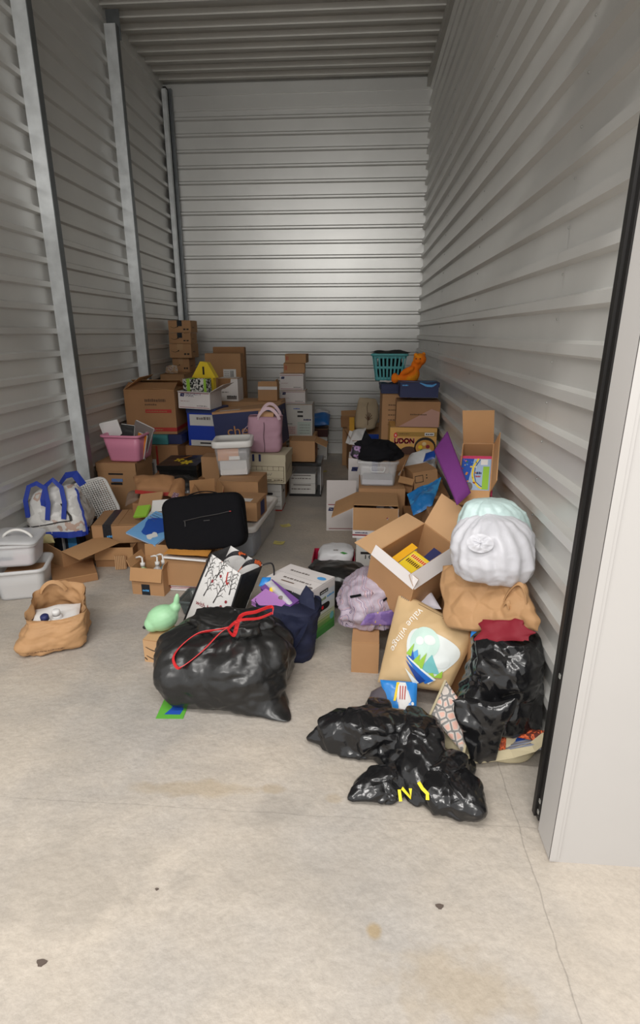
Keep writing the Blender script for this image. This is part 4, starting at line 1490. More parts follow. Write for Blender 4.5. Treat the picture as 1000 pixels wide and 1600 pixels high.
def pump(x, y_, z, hh, m, label, lean=0):
    t = thing('pump_bottle', label, 'bottle', (x, y_, z), (0, R(lean), 0), group='pump bottles in the small carton')
    n = 16
    rg = lambda r_, zz: [(r_ * math.cos(2 * math.pi * a / n), r_ * math.sin(2 * math.pi * a / n), zz) for a in range(n)]
    MB().rings([rg(0.026, 0), rg(0.030, 0.01), rg(0.030, hh * 0.72), rg(0.024, hh * 0.84), rg(0.012, hh * 0.9), rg(0.012, hh)], m).build('body', t, True)
    MB().rings([rg(0.015, hh * 0.96), rg(0.015, hh + 0.018), rg(0.006, hh + 0.02), rg(0.005, hh + 0.055)], WPL).tube([(0, 0, hh + 0.055), (-0.015, 0, hh + 0.06), (-0.04, 0, hh + 0.052)], 0.006, WPL, 6).build('pump', t, True)


pump(-1.375, 3.17, 0.012, 0.155, mat('pale_green_bottle', srgb(178, 204, 150), 0.35), 'pale green pump bottle at left in the small carton')
pump(-1.29, 3.18, 0.012, 0.16, CLEARW, 'clear pump bottle in the middle of the small carton', 3)
pump(-1.235, 3.20, 0.012, 0.165, mat('grey_blue_bottle', srgb(110, 130, 138), 0.3), 'grey blue pump bottle at right in the small carton', -4)

# ---------------- folder stack and carton under the black case
G_FOLD = 'flat folders under the black case carton'
for k, (m_, lb) in enumerate(((PAPER, 'lowest white folder on the floor under the case carton'), (REDB, 'red folder between white ones under the case carton'), (PAPER, 'upper white folder under the case carton'))):
    o = thing('folder', lb, 'folder', (-1.085, 3.30, 0.004 + 0.014 * k), (0, 0, R(-2 + k)), group=G_FOLD)
    MB().box(-0.11, 0.13, -0.15, 0.15, 0.0, 0.012, m_).build('cover', o)
    MB().box(-0.105, 0.131, -0.151, 0.145, 0.003, 0.009, PAPER).build('pages', o)
carton('cardboard_box', 'brown carton carrying the black case beside pump bottles', -1.216,-0.931,0.046,0.235,3.130, 0.34, rz=-3, z0=0.048, z1=0.225, flaps='x', out=CA)
slab('paper_sheets', 'pale paper sheaf lying on the black case carton', 'paper', (-1.207,3.100,0.252), (-0.934,3.100,0.234), (-1.272,3.360,0.196), 0.012, PAPER, lift=0.012)
mb = MB()
Pad(V((-1.202,3.100,0.269)) + V((0, 0, 0.012)), V((-0.924,3.100,0.260)) + V((0, 0, 0.012)), V((-0.92, 3.40, 0.265)), V((-1.2, 3.40, 0.265)), 0.016, nz=0.012, ns=9, seed=31).mesh(mb, mat('orange_padded_envelope', srgb(216, 150, 70), 0.6), 24, 12)
tag(mb.build('padded_envelope', None, True), 'orange padded envelope squeezed under the black case', 'envelope')
# the black soft case
t = thing('soft_case', 'black soft laptop case leaning back on the brown carton', 'case', matrix=frame_matrix((-0.955, 3.24, 0.262), V((1, -0.02, 0.13)), V((-0.02, 0.28, 1))))
mb = MB()
cor = rr(0.53, 0.355, 0.07, 6)
cor = [(a, b + 0.178) for a, b in cor]
lay = []
for z_, g in ((-0.075, 0.90), (-0.07, 0.97), (-0.03, 1.0), (0.03, 1.0), (0.07, 0.97), (0.08, 0.88), (0.086, 0.6), (0.088, 0.3)):
    lay.append([(a * g + 0.004 * noise.noise(V((a * 9, b * 9, z_ * 20))), 0.178 + (b - 0.178) * g, z_ + 0.012 * noise.noise(V((a * 5, b * 5, 3)))) for a, b in cor])
mb.rings(lay, BLACKF)
mb.build('body', t, True)
MB().tube([(-0.11, 0.20, 0.094), (0.0, 0.215, 0.094), (0.13, 0.225, 0.093), (0.20, 0.235, 0.09)], 0.003, mat('zip_grey', srgb(52, 50, 50), 0.5), 6).build('zip', t)
MB().box(-0.105, -0.099, 0.165, 0.20, 0.091, 0.096, MATS['zip_grey']).build('zip_pull', t)
MB().box(0.195, 0.205, 0.231, 0.237, 0.092, 0.098, REDP).build('zip_tag', t)
MB().tube([(-0.27, 0.09, 0.03), (-0.262, 0.24, 0.04), (-0.2, 0.35, 0.04), (0.0, 0.36, 0.04), (0.2, 0.35, 0.04), (0.262, 0.24, 0.04), (0.27, 0.09, 0.03)], 0.006, BLACKF, 6).build('piping', t, True)
MB().ribbon(arc((-0.10, 0.355, 0.0), (0.10, 0.355, 0.0), 0.022, bow=(0, 1, 0)), 0.028, BLACKF, (0, 0, 1), 0.006).build('handle', t)
MB().box(0.02, 0.06, 0.188, 0.193, 0.090, 0.0935, MATS['zip_grey']).build('badge', t)


# ================================================================ right side: tall stack by the back right corner
carton('cardboard_box', 'brown carton with yellow envelope sticking out by back wall', -0.073,0.159,0.017,0.414,6.300, 0.42, rz=9, z0=0.0, flaps=dict(L=120, F=175, B=80), fl=dict(L=0.07, F=0.03, B=0.1), out=CB)
slab('padded_envelope', 'yellow padded envelope standing in the brown back carton', 'envelope', (-0.100,6.420,0.374), (-0.047,6.400,0.379), (-0.083,6.460,0.656), 0.02, mat('yellow_envelope', srgb(212, 158, 48), 0.6), YEL)
slab('rolled_sheet', 'white paper leaning beside the yellow padded envelope', 'paper', (-0.144,6.340,0.374), (-0.098,6.340,0.359), (-0.200,6.400,0.544), 0.01, PAPER)
carton('open_tray', 'small dark edged tray box behind the yellow envelope', -0.211,0.016,0.508,0.633,6.720, 0.16, ry=-3, z0=0.50, z1=0.62, out=CB, flaps=dict(B=95), fl=dict(B=0.06))
carton('cardboard_box', 'plain carton under the dark edged tray by back wall', -0.194,0.324,0.129,0.500,6.780, 0.34, z0=0.0, z1=0.49)
t = thing('canvas_bag', 'beige canvas bag with brown flower print near back wall', 'bag', (0.08, 6.62, 0.50), (0, R(4), 0))
mb = MB()
BEIGEC = mat('beige_canvas', srgb(196, 176, 146), 0.8, bump=0.2, bscale=18)
Pb = soft(mb, [(0, 0, 0.0, 0.10, 0.05, 0), (0, 0, 0.03, 0.125, 0.07, 0), (0, 0, 0.2, 0.13, 0.07, 0), (0, 0, 0.32, 0.11, 0.05, 0), (0, 0, 0.36, 0.09, 0.03, 0)], BEIGEC, 48, 28, 0.03, 0.01, 0.002, seed=14, sq=3.5, zmin=-1, xmax=1)
mb.build('body', t, True)
mb = MB()
fb = lambda a, b: Pb(a, b) + V((0, -0.008, 0))
mb.stroke(fb, [(0.78, 0.3), (0.77, 0.45), (0.75, 0.62), (0.76, 0.74)], 0.008, INKB)
for a in range(7):
    q = R(20 + 23 * a)
    mb.stroke(fb, [(0.78, 0.38), (0.78 + 0.05 * math.cos(q), 0.38 + 0.13 * math.sin(q))], 0.008, INKB)
mb.build('flower_print', t)
P = Pad((-0.104,6.260,0.375), (0.065,6.240,0.381), (0.092,6.400,0.547), (-0.057,6.420,0.512), 0.07, nz=0.04, ns=12, seed=15)
mb = MB()
P.mesh(mb, PAPER, 20, 20)
tag(mb.build('crumpled_paper', None, True), 'crumpled white printed paper in the brown back carton', 'paper')
t = carton('blue_crate', 'royal blue plastic crate behind the black jacket', 0.104,0.285,0.311,0.595,5.950, 0.28, z0=0.0, z1=0.50, out=mat('royal_blue_plastic', srgb(24, 62, 150), 0.35), inn=MATS['royal_blue_plastic'], flaps={})
MB().ribbon([(-0.05, -0.142, 0.38), (0.02, -0.143, 0.43), (0.07, -0.142, 0.49)], 0.02, WPL, (0, 0, 1)).build('white_band', t)


def tallr(mb, fr, w, d, h):
    f = fr['F']
    mb.rect(f, 0, w, 0.42 * h, 0.47 * h, REDP)
    for j in range(5):
        mb.scribble(f, 0.22 * w, 0.62 * w, (0.72 + 0.045 * j) * h, 0.012 * h, INKB, 4)


carton('moving_box', 'tall narrow moving box with red band under teal basket', 0.224,0.493,0.404,1.071,5.300, 0.60, z0=0.0, z1=1.045, prints=tallr)
lidbox('navy_box', 'dark navy lidded box on the tall moving box', 0.204,0.484,1.073,1.179,5.280, 0.62, z0=1.055, z1=1.14, out=NAVY, holes=False, lid_h=0.045)
# teal laundry basket
t = thing('laundry_basket', 'teal slotted laundry basket on top of the navy box', 'basket', (0.30, 5.72, 1.145), (0, 0, R(-4)))
TEALP = mat('teal_plastic', srgb(82, 164, 168), 0.4)
mb = MB()
W0, D0, W1, D1, HB = 0.27, 0.20, 0.34, 0.26, 0.25


def bring(f_):
    return rr(W0 + (W1 - W0) * f_, D0 + (D1 - D0) * f_, 0.035, 4)


def band(mb, f0, f1, m):
    o0, o1 = bring(f0), bring(f1)
    i0 = [(a * 0.975, b * 0.975) for a, b in o0]
    i1 = [(a * 0.975, b * 0.975) for a, b in o1]
    mb.rings([[(a, b, f0 * HB) for a, b in i0], [(a, b, f0 * HB) for a, b in o0], [(a, b, f1 * HB) for a, b in o1], [(a, b, f1 * HB) for a, b in i1], [(a, b, f0 * HB) for a, b in i0]], m, False, False)


band(mb, 0.0, 0.14, TEALP)
band(mb, 0.46, 0.56, TEALP)
band(mb, 0.86, 1.0, TEALP)
mb.poly([(a, b, 0.004) for a, b in bring(0)], TEALP)
mb.build('bands', t, True)
for sgn in (-1, 1):
    for k in range(8):
        m2 = MB()
        xa = (k - 3.5) / 3.5
        lo, hi = V((xa * W0 * 0.42, sgn * D0 / 2 * 0.985, 0.01)), V((xa * W1 * 0.42, sgn * D1 / 2 * 0.985, HB * 0.95))
        m2.obox(lo - V((0.009, 0.003, 0)), (0.018, 0, 0), (0, 0.005, 0), hi - lo, TEALP)
        m2.build('slat', t)
    for k in range(5):
        m2 = MB()
        ya = (k - 2) / 2
        lo, hi = V((sgn * W0 / 2 * 0.985, ya * D0 * 0.40, 0.01)), V((sgn * W1 / 2 * 0.985, ya * D1 * 0.40, HB * 0.95))
        m2.obox(lo - V((0.003, 0.009, 0)), (0.005, 0, 0), (0, 0.018, 0), hi - lo, TEALP)
        m2.build('slat', t)
mb = MB()
rim = [(a * 1.03, b * 1.04, HB + 0.004 - 0.02 * abs(a) * abs(a) * 10) for a, b in bring(1.0)]
mb.tube(rim + rim[:2], 0.012, TEALP, 8)
mb.build('rim', t, True)
mb = MB()
soft(mb, [(0.30, 5.72, 1.16, 0.05, 0.04, 0), (0.30, 5.72, 1.17, 0.10, 0.07, 0), (0.30, 5.72, 1.28, 0.115, 0.085, 0), (0.30, 5.72, 1.37, 0.10, 0.06, 0), (0.28, 5.72, 1.385, 0.02, 0.02, 0)], BLACKF, 48, 28, 0.02, 0.012, 0.002, seed=17, zmin=1.15)
tag(mb.build('dark_clothes', None, True), 'bundle of dark clothes inside the teal laundry basket', 'clothes')
mb = MB()
Pad((0.10, 5.68, 1.41), (0.48, 5.68, 1.407), (0.52, 5.86, 1.415), (0.16, 5.86, 1.425), 0.02, nz=0.03, ns=7, seed=18).mesh(mb, mat('charcoal_cloth', srgb(40, 42, 42), 0.8), 24, 14)
tag(mb.build('folded_cloth', None, True), 'flat charcoal cloth draped over the teal basket rim', 'cloth')
P = Pad((0.19, 5.40, 1.152), (0.34, 5.40, 1.152), (0.32, 5.48, 1.157), (0.2, 5.48, 1.157), 0.016, nz=0.02, ns=20, seed=19)
mb = MB()
P.mesh(mb, PAPER, 14, 10)
tag(mb.build('paper_scrap', None, True), 'white paper scrap in front of the teal laundry basket', 'paper')

carton('cardboard_box', 'brown carton under the noodle box by the right wall', 0.303,0.720,0.058,0.535,4.940, 0.34, z0=0.0, z1=0.537, out=CB)


def udon(mb, fr, w, d, h):
    f = fr['F']
    g = lambda a, b: f(a, b) + V((0, -0.0010, 0))
    g2 = lambda a, b: f(a, b) + V((0, -0.0016, 0))
    g3 = lambda a, b: f(a, b) + V((0, -0.0022, 0))
    mb.rect(f, 0.13 * w, w, 0.68 * h, 0.84 * h, mat('ochre_print', srgb(168, 130, 60), 0.6))
    # noodle bowl
    el = lambda cx, cy, rx, ry, n=24: [(cx + rx * math.cos(2 * math.pi * k / n), cy + ry * math.sin(2 * math.pi * k / n)) for k in range(n)]
    mb.poly([g(a, max(0.01 * h, b)) for a, b in el(0.76 * w, 0.30 * h, 0.23 * w, 0.36 * h)], mat('bowl_dark', srgb(36, 26, 24), 0.5))
    mb.poly([g2(a, max(0.02 * h, b)) for a, b in el(0.76 * w, 0.28 * h, 0.20 * w, 0.28 * h)], mat('noodle_broth', srgb(206, 150, 70), 0.5))
    for q, (cx, cy) in enumerate(((0.66, 0.30), (0.74, 0.42), (0.82, 0.32), (0.86, 0.18), (0.70, 0.16))):
        mb.poly([g3(a, b) for a, b in el(cx * w, cy * h, 0.045 * w, 0.07 * h, 10)], (YEL, mat('noodle_cream', srgb(226, 200, 150), 0.5), MAROON, MATS['noodle_cream'], GREENP)[q])
    mb.poly([g(a, max(0.01 * h, b)) for a, b in el(0.42 * w, 0.10 * h, 0.20 * w, 0.22 * h)], mat('bowl_brown', srgb(78, 50, 38), 0.5))
    WU = mat('pink_white_outline', srgb(226, 196, 190), 0.5)
    for dx, dy in ((-1, 0), (1, 0), (0, -1), (0, 1), (-.7, -.7), (.7, .7), (-.7, .7), (.7, -.7)):
        mb.text('UDON', g2, 0.10 * w + dx * 0.011 * w, 0.43 * h + dy * 0.012 * w, 0.155 * w, WU, fit=0.42 * w)
    for dx, dy in ((0, 0), (-.005, 0), (.005, 0), (0, .004), (0, -.004)):
        mb.text('UDON', g3, (0.10 + dx) * w, 0.43 * h + dy * w, 0.155 * w, mat('udon_red', srgb(220, 36, 50), 0.5), fit=0.42 * w)
    mb.poly([g2(a, b) for a, b in el(0.12 * w, 0.72 * h, 0.038 * w, 0.055 * w, 14)], MATS['udon_red'])
    mb.poly([g3(a, b) for a, b in el(0.12 * w, 0.72 * h, 0.016 * w, 0.026 * w, 14)], WU)
    mb.scribble(g, 0.2 * w, 0.42 * w, 0.76 * h, 0.03 * h, INKB, 6)
    mb.rect(g, 0.74 * w, 0.94 * w, 0.71 * h, 0.82 * h, PAPER)
    mb.scribble(g2, 0.76 * w, 0.92 * w, 0.74 * h, 0.05 * h, INK, 4)


carton('noodle_carton', 'yellow noodle carton with red UDON lettering and bowl picture', 0.287,0.704,0.539,0.795,4.920, 0.34, z0=0.545, out=mat('noodle_yellow', srgb(216, 166, 92), 0.6), inn=CA, prints=udon)


def brr(mb, fr, w, d, h):
    f = fr['F']
    mb.poly([f(0.06 * w, 0), f(0.98 * w, 0.0), f(0.99 * w, 0.62 * h), f(0.80 * w, 0.74 * h)], mat('pinkish_board', srgb(176, 136, 122), 0.7))
    g = lambda a, b: f(a, b) + V((0, -0.0008, 0))
    mb.scribble(g, 0.32 * w, 0.70 * w, 0.48 * h, 0.06 * h, INKB, 9)


carton('cardboard_box', 'brown carton with slanted pinkish front between shoe box and noodle carton', 0.334,0.715,0.776,1.019,4.900, 0.32, rz=-2, z0=0.805, out=CB, prints=brr)
t = lidbox('shoe_box', 'navy shoe box with light blue swoosh on its lid', 0.357,0.704,1.018,1.146,4.950, 0.24, z0=1.055, z1=1.185, out=NAVY, lid_h=0.04, holes=False)
mb = MB()
f = flat((0, 0, 0.1312), (1, 0, 0), (0, 1, 0))
ring_ = [(-0.15 + 0.29 * k / 20, 0.01 + 0.065 * math.sin(math.pi * k / 20 * 1.15 + 2.6) - 0.02 * k / 20) for k in range(21)]
mb.stroke(f, ring_, [0.02 + 0.055 * math.sin(math.pi * k / 20) for k in range(21)], SKYP)
mb.stroke(f, [(0.15 + 0.0 * k, -0.04 + 0.10 * k / 8) if False else (0.09 - 0.07 * math.cos(math.pi * k / 8), 0.0 + 0.07 * math.sin(math.pi * k / 8)) for k in range(9)], 0.016, SKYP)
mb.stroke(flat((0, -0.1215, 0.10), (1, 0, 0), (0, 0, 1)), [(0.0, 0.028), (0.06, 0.005), (0.11, 0.002), (0.145, 0.02)], [0.006, 0.02, 0.02, 0.008], SKYP)
mb.scribble(flat((-0.16, -0.1215, 0.095), (1, 0, 0), (0, 0, 1)), 0.01, 0.06, 0.006, 0.012, SKYP, 3)
mb.build('print', t)
# plush bear
ORB = ramp_mat('orange_plush', 'noise', 9, [(0.0, srgb(236, 92, 10)), (0.5, srgb(246, 128, 18)), (0.72, srgb(250, 178, 30))], 0.95, const=False, bump=0.5)
bpos = V((0.435, 5.38, 1.146))
t = thing('plush_bear', 'orange plush bear sitting in front of the teal basket', 'plush toy', bpos, (0, 0, 0))


def ell(mb, c_, r_, m, rot=None, n=18):
    def fn(u, v):
        a, b = u * 2 * math.pi, (v - 0.5) * math.pi
        p = V((r_[0] * math.cos(b) * math.cos(a), r_[1] * math.cos(b) * math.sin(a), r_[2] * math.sin(b)))
        if rot:
            p = Matrix.Rotation(R(rot), 3, 'Y') @ p
        return V(c_) + p
    mb.grid(fn, n, n // 2, m, cu=True)


mb = MB()
for c_, r_, rot in (((0.06, 0, 0.075), (0.075, 0.075, 0.085), 20), ((0.10, 0, 0.165), (0.05, 0.05, 0.05), 0), ((0.128, 0, 0.215), (0.062, 0.056, 0.058), 0),
                    ((0.085, -0.035, 0.255), (0.02, 0.016, 0.022), 0), ((0.165, 0.03, 0.26), (0.02, 0.016, 0.022), 0), ((0.105, -0.045, 0.20), (0.03, 0.028, 0.024), 0),
                    ((-0.03, -0.05, 0.04), (0.085, 0.036, 0.036), 8), ((-0.10, -0.055, 0.045), (0.036, 0.035, 0.046), 0),
                    ((-0.02, 0.04, 0.035), (0.08, 0.034, 0.034), -6), ((-0.095, 0.045, 0.045), (0.034, 0.034, 0.045), 0),
                    ((0.01, -0.065, 0.115), (0.075, 0.028, 0.028), -28), ((0.07, 0.07, 0.11), (0.06, 0.028, 0.03), -30)):
    ell(mb, c_, r_, ORB, rot)
b = mb.build('body', t, True)
rm = b.modifiers.new('one_skin', 'REMESH')
rm.mode = 'VOXEL'
rm.voxel_size = 0.008
rm.use_smooth_shade = True
b.data.materials[0] = ORB
m2 = MB()
for xx, yy in ((0.088, -0.058), (0.125, -0.066)):
    ell(m2, (xx, yy, 0.225), (0.006, 0.005, 0.006), INK, n=8)
m2.build('eyes', t, True)

# ================================================================ right side, mid row
lidp = lambda mb, fr, w, d, h: (eagle(mb, fr['F'], .12 * w, .80 * h, .30 * w), mb.scribble(fr['F'], .1 * w, .8 * w, .1 * h, .02 * h, MAROON, 3))
carton('postal_box', 'tall white postal box with eagle logo behind the jacket bin', -0.077,0.124,0.088,0.575,4.620, 0.24, z0=0.0, z1=0.575, out=WH, prints=lidp)


def lefp(mb, fr, w, d, h):
    f = fr['F']
    mb.rect(f, 0.06 * w, 0.98 * w, 0.93 * h, 0.96 * h, MAROON)
    mb.rect(f, 0.08 * w, 0.98 * w, 0.06 * h, 0.085 * h, MAROON)
    eagle(mb, f, 0.06 * w, 0.72 * h, 0.19 * w)
    mb.text('PRIORITY', f, 0.28 * w, 0.82 * h, 0.075 * w, NAVYP, fit=0.40 * w)
    mb.text('MAIL', f, 0.28 * w, 0.71 * h, 0.075 * w, NAVYP, fit=0.22 * w)


t = carton('postal_box', 'white priority mail box with tall raised flap on aisle floor', -0.252,-0.004,0.012,0.251,4.370, 0.22, rz=3, z0=0.0, z1=0.245, out=WH, inn=WH, flaps=dict(F=97), fl=dict(F=0.205), prints=lefp)
MB().rect(flat((-0.09, -0.117, 0.285), (1, 0, 0), (0, -0.12, 1)), 0, 0.045, 0, 0.03, SKYP).build('flap_print', t)


def txtb(mb, fr, w, d, h):
    f = fr['F']
    mb.rect(f, 0.14 * w, 0.95 * w, 0.86 * h, 0.90 * h, INKG)
    mb.text('10 X', f, 0.36 * w, 0.76 * h, 0.20 * w, INK, fit=0.5 * w)
    mb.rect(f, 0.14 * w, 0.95 * w, 0.67 * h, 0.73 * h, INK)
    mb.text('10', f, 0.28 * w, 0.55 * h, 0.20 * w, INK, fit=0.26 * w)
    mb.poly([f(0.72 * w + 0.17 * w * math.cos(a), 0.36 * h + 0.17 * w * math.sin(a)) for a in [k * math.pi / 10 for k in range(20)]], INK)
    mb.scribble(f, 0.5 * w, 0.9 * w, 0.12 * h, 0.03 * h, INK, 4)


carton('white_carton', 'white carton with bold black print at base of right pile', 0.004,0.218,-0.015,0.288,3.400, 0.30, z0=0.0, z1=0.285, out=WG, inn=WG, prints=txtb)


def rusps(mb, fr, w, d, h):
    f = fr['F']
    mb.rect(f, 0, 0.6 * w, 0.08 * h, 0.125 * h, MAROON)
    mb.scribble(f, 0.06 * w, 0.34 * w, 0.16 * h, 0.04 * h, NAVYP, 6)


carton('postal_box', 'opened white postal box with brown flaps under the jacket bin', -0.023,0.276,0.291,0.515,3.430, 0.36, rz=-2, z0=0.293, z1=0.505, out=WH, inn=CI, flaps=dict(F=268, B=2, L=207), fl=dict(F=0.155, B=0.345, L=0.16), prints=rusps)
for c_ in bpy.data.objects:
    if c_.parent and c_.parent.get('label', '').startswith('opened white postal box') and c_.name.startswith('flap'):
        c_.data.materials[0] = CI
carton('cardboard_box', 'brown carton under the clear jacket bin', 0.014,0.349,0.204,0.548,3.820, 0.40, z0=0.0, z1=0.525, out=CA)
t = thing('plastic_bin', 'clear plastic bin with black jacket on top', 'bin', (0.152, 3.98, 0.535), (0, 0, R(-2)))
tub_parts(t, 0.285, 0.26, 0.185, 0.86, CLEAR, rim=0.010, r=0.03)
MB().tube([(-0.05, -0.136, 0.15), (-0.05, -0.146, 0.135), (-0.04, -0.146, 0.115), (0.04, -0.146, 0.115), (0.05, -0.146, 0.135), (0.05, -0.136, 0.15)], 0.004, CLEARW, 6).build('handle', t)
MB().box(-0.11, 0.11, -0.1, 0.1, 0.01, 0.045, mat('pale_lining', srgb(190, 190, 200), 0.8)).build('contents', t)
mb = MB()
soft(mb, [(0.15, 3.98, 0.725, 0.10, 0.08, 0), (0.15, 3.98, 0.735, 0.165, 0.12, 0), (0.14, 3.98, 0.785, 0.16, 0.12, 4), (0.12, 3.98, 0.835, 0.11, 0.08, 6), (0.10, 3.98, 0.85, 0.02, 0.02, 0)], BLACKF, 72, 40, 0.03, 0.025, 0.006, s=(7, 16, 40), seed=24, zmin=0.722)
t = mb.build('jacket', None, True)
tag(t, 'crumpled black jacket heaped on the clear bin', 'jacket')
mb = MB()
Pad((0.02, 3.90, 0.85), (0.07, 3.88, 0.80), (0.12, 3.93, 0.84), (0.05, 3.96, 0.93), 0.03, nz=0.02, ns=12, seed=25).mesh(mb, BLACKF, 16, 16)
mb.build('collar', t, True)
mb = MB()
soft(mb, [(-0.005, 3.93, 0.73, 0.03, 0.03, 0), (-0.005, 3.92, 0.76, 0.045, 0.04, 0), (0.0, 3.93, 0.82, 0.035, 0.03, 0)], ramp_mat('mauve_emblem', 'voronoi', 22, [(0, srgb(70, 60, 76)), (0.3, srgb(150, 120, 160)), (0.5, srgb(40, 36, 42))]), 24, 12, 0.005, 0.003, 0.001, zmin=0.722)
mb.build('patch', t, True)

# heap against the right wall behind the tipped box
carton('cardboard_box', 'big plain carton under the white bag and small cartons', 0.422,0.690,0.009,0.519,3.950, 0.42, z0=0.0, z1=0.44, out=CB)
t = mb = MB()
soft(mb, [(0.49, 4.42, 0.46, 0.06, 0.06, 0), (0.49, 4.42, 0.48, 0.13, 0.12, 0), (0.52, 4.42, 0.58, 0.11, 0.10, 0), (0.55, 4.42, 0.66, 0.06, 0.06, 0), (0.56, 4.42, 0.70, 0.015, 0.015, 0)], MATS['white_plastic_film'], 56, 36, 0.04, 0.02, 0.004, seed=26, zmin=0.452)
t = mb.build('white_plastic_bag', None, True)
tag(t, 'pale plastic bag with blue print below the noodle carton', 'bag')
mb = MB()
Pad((0.511,4.220,0.641), (0.600,4.200,0.677), (0.609,4.260,0.730), (0.534,4.280,0.699), 0.03, nz=0.01, seed=27).mesh(mb, mat('royal_blue_film', srgb(28, 74, 160), 0.3), 12, 10)
mb.build('blue_print', t, True)
carton('cardboard_box', 'brown carton holding up the pale plastic bag', 0.322,0.701,0.171,0.476,4.400, 0.30, z0=0.0, z1=0.445, out=CB)
a_ = lambda mb, fr, w, d, h: mb.rect(fr['F'], .06 * w, .40 * w, .52 * h, .55 * h, INK).rect(fr['F'], .06 * w, .08 * w, .52 * h, .86 * h, INK).rect(fr['F'], .38 * w, .40 * w, .52 * h, .86 * h, INK).rect(fr['F'], .06 * w, .40 * w, .84 * h, .87 * h, INK).rect(fr['F'], .52 * w, .57 * w, .66 * h, .72 * h, INK).rect(fr['F'], .52 * w, .57 * w, .80 * h, .86 * h, INK)
carton('shipping_carton', 'small shipping carton with black symbols beside purple case', 0.426,0.613,0.486,0.671,3.960, 0.22, rz=14, ry=-8, z0=0.475, z1=0.63, prints=a_)
carton('torn_carton', 'torn small carton with open dark flaps right of the jacket bin', 0.294,0.407,0.490,0.623,3.950, 0.18, rz=-12, ry=10, z0=0.475, z1=0.585, flaps=dict(F=205, L=80), fl=dict(F=0.07, L=0.13), out=CB, prints=lambda mb, fr, w, d, h: mb.rect(fr['L'], .2 * w, .8 * w, .3 * h, .8 * h, INK))
carton('cardboard_box', 'brown carton beneath the blue mailer and small postal box', 0.335,0.572,0.111,0.477,3.460, 0.36, z0=0.0, z1=0.40, out=CB)
mb = MB()
Pad((0.347,3.180,0.542), (0.455,3.160,0.616), (0.530,3.380,0.739), (0.320,3.380,0.621), 0.05, nz=0.03, ns=10, fine=0.006, seed=28).mesh(mb, ramp_mat('blue_mailer_film', 'noise', 9, [(0, srgb(34, 116, 184)), (0.55, srgb(60, 148, 208)), (0.68, srgb(170, 206, 226))], 0.25, bump=0.4), 30, 24)
tag(mb.build('plastic_mailer', None, True), 'crinkled blue plastic mailer between the two open cartons', 'mailer')
t = tipped_carton('postal_box', 'small white postal box peeking out left of the tipped box', (0.204,3.420,0.432), (0.275,3.460,0.474), (0.181,3.560,0.507), 0.07, out=WH, inn=WH, flaps=dict(F=1, B=1), prints=lambda mb, fr, w, d, h: mb.rect(fr['T'], .5 * w, .85 * w, .4 * d, .7 * d, INKG).rect(fr['T'], 0.0, .12 * w, 0, d, MAROON))

# ---------------- tall open carton with game box, and purple case
carton('cardboard_box', 'carton stood under the open game box carton by right wall', 0.42, 0.715, 0, 0, 2.92, 0.42, z0=0.0, z1=0.60, out=CB)
t = tipped_carton('cardboard_box', 'open carton with board game inside leaning on right wall', (0.483,2.580,0.877), (0.631,2.540,0.885), (0.469,2.840,1.058), 0.26, out=CA, inn=CI, flaps=dict(B=98, R=108, F=178), fl=dict(B=0.20, R=0.085, F=0.085))
rfl = [c_ for c_ in t.children if c_.name.startswith('flap')][1]
mat_ = [v.co.copy() for v in rfl.data.vertices[:4]]
u0, u1, u2 = mat_[0], mat_[1] - mat_[0], mat_[3] - mat_[0]
nn = u1.cross(u2).normalized()
fr_ = lambda a, b: u0 + u1 * a + u2 * b + nn * 0.0015
mb = MB()
mb.rect(fr_, 0.25, 0.85, 0.2, 0.9, PAPER)
g_ = lambda a, b: fr_(a, b) + nn * 0.0008
for k in range(7):
    mb.rect(g_, 0.30 + 0.075 * k, 0.335 + 0.075 * k, 0.3, 0.8, INKG)
mb.build('label', rfl)


def game(mb, f, w, d):
    rn = random.Random(5)
    mb.rect(f, 0.06 * w, 0.92 * w, 0.10 * d, 0.92 * d, mat('pale_blue_print', srgb(164, 186, 214), 0.4))
    g = lambda a, b: f(a, b) + V((0, 0, 0.0006))
    g2 = lambda a, b: f(a, b) + V((0, 0, 0.0012))
    mb.poly([g(.06 * w, .92 * d), g(.42 * w, .92 * d), g(.30 * w, .3 * d), g(.14 * w, .12 * d), g(.06 * w, .12 * d)], BLUEP)
    mb.rect(g, 0.70 * w, 0.88 * w, 0.14 * d, 0.72 * d, LIME)
    mb.rect(g, 0.62 * w, 0.82 * w, 0.76 * d, 0.90 * d, PAPER)
    mb.stroke(g2, [(0.55 * w, 0.92 * d), (0.42 * w, 0.72 * d), (0.40 * w, 0.5 * d), (0.46 * w, 0.34 * d), (0.6 * w, 0.2 * d), (0.7 * w, 0.16 * d)], 0.05 * w, YEL)
    mb.stroke(g2, [(0.60 * w, 0.90 * d), (0.47 * w, 0.70 * d), (0.46 * w, 0.5 * d), (0.52 * w, 0.32 * d), (0.7 * w, 0.2 * d)], 0.02 * w, NAVYP)
    cols = [YEL, PAPER, REDP, SKYP, ORAN, PINKP, GREENP]
    for k in range(26):
        cx, cy, q = rn.uniform(.1, .5) * w, rn.uniform(.15, .9) * d, rn.uniform(.015, .04) * w
        mb.poly([g2(cx + q * math.cos(a), cy + q * math.sin(a)) for a in [j * math.pi / 3 for j in range(6)]], cols[k % 7])
    mb.poly([g2(.34 * w + .10 * w * math.cos(a), .20 * d + .11 * d * math.sin(a)) for a in [j * math.pi / 8 for j in range(16)]], INKG)
    mb.scribble(g2, .50 * w, .66 * w, .52 * d, .06 * d, NAVYP, 3)
    mb.scribble(g2, .50 * w, .64 * w, .44 * d, .05 * d, REDP, 3)


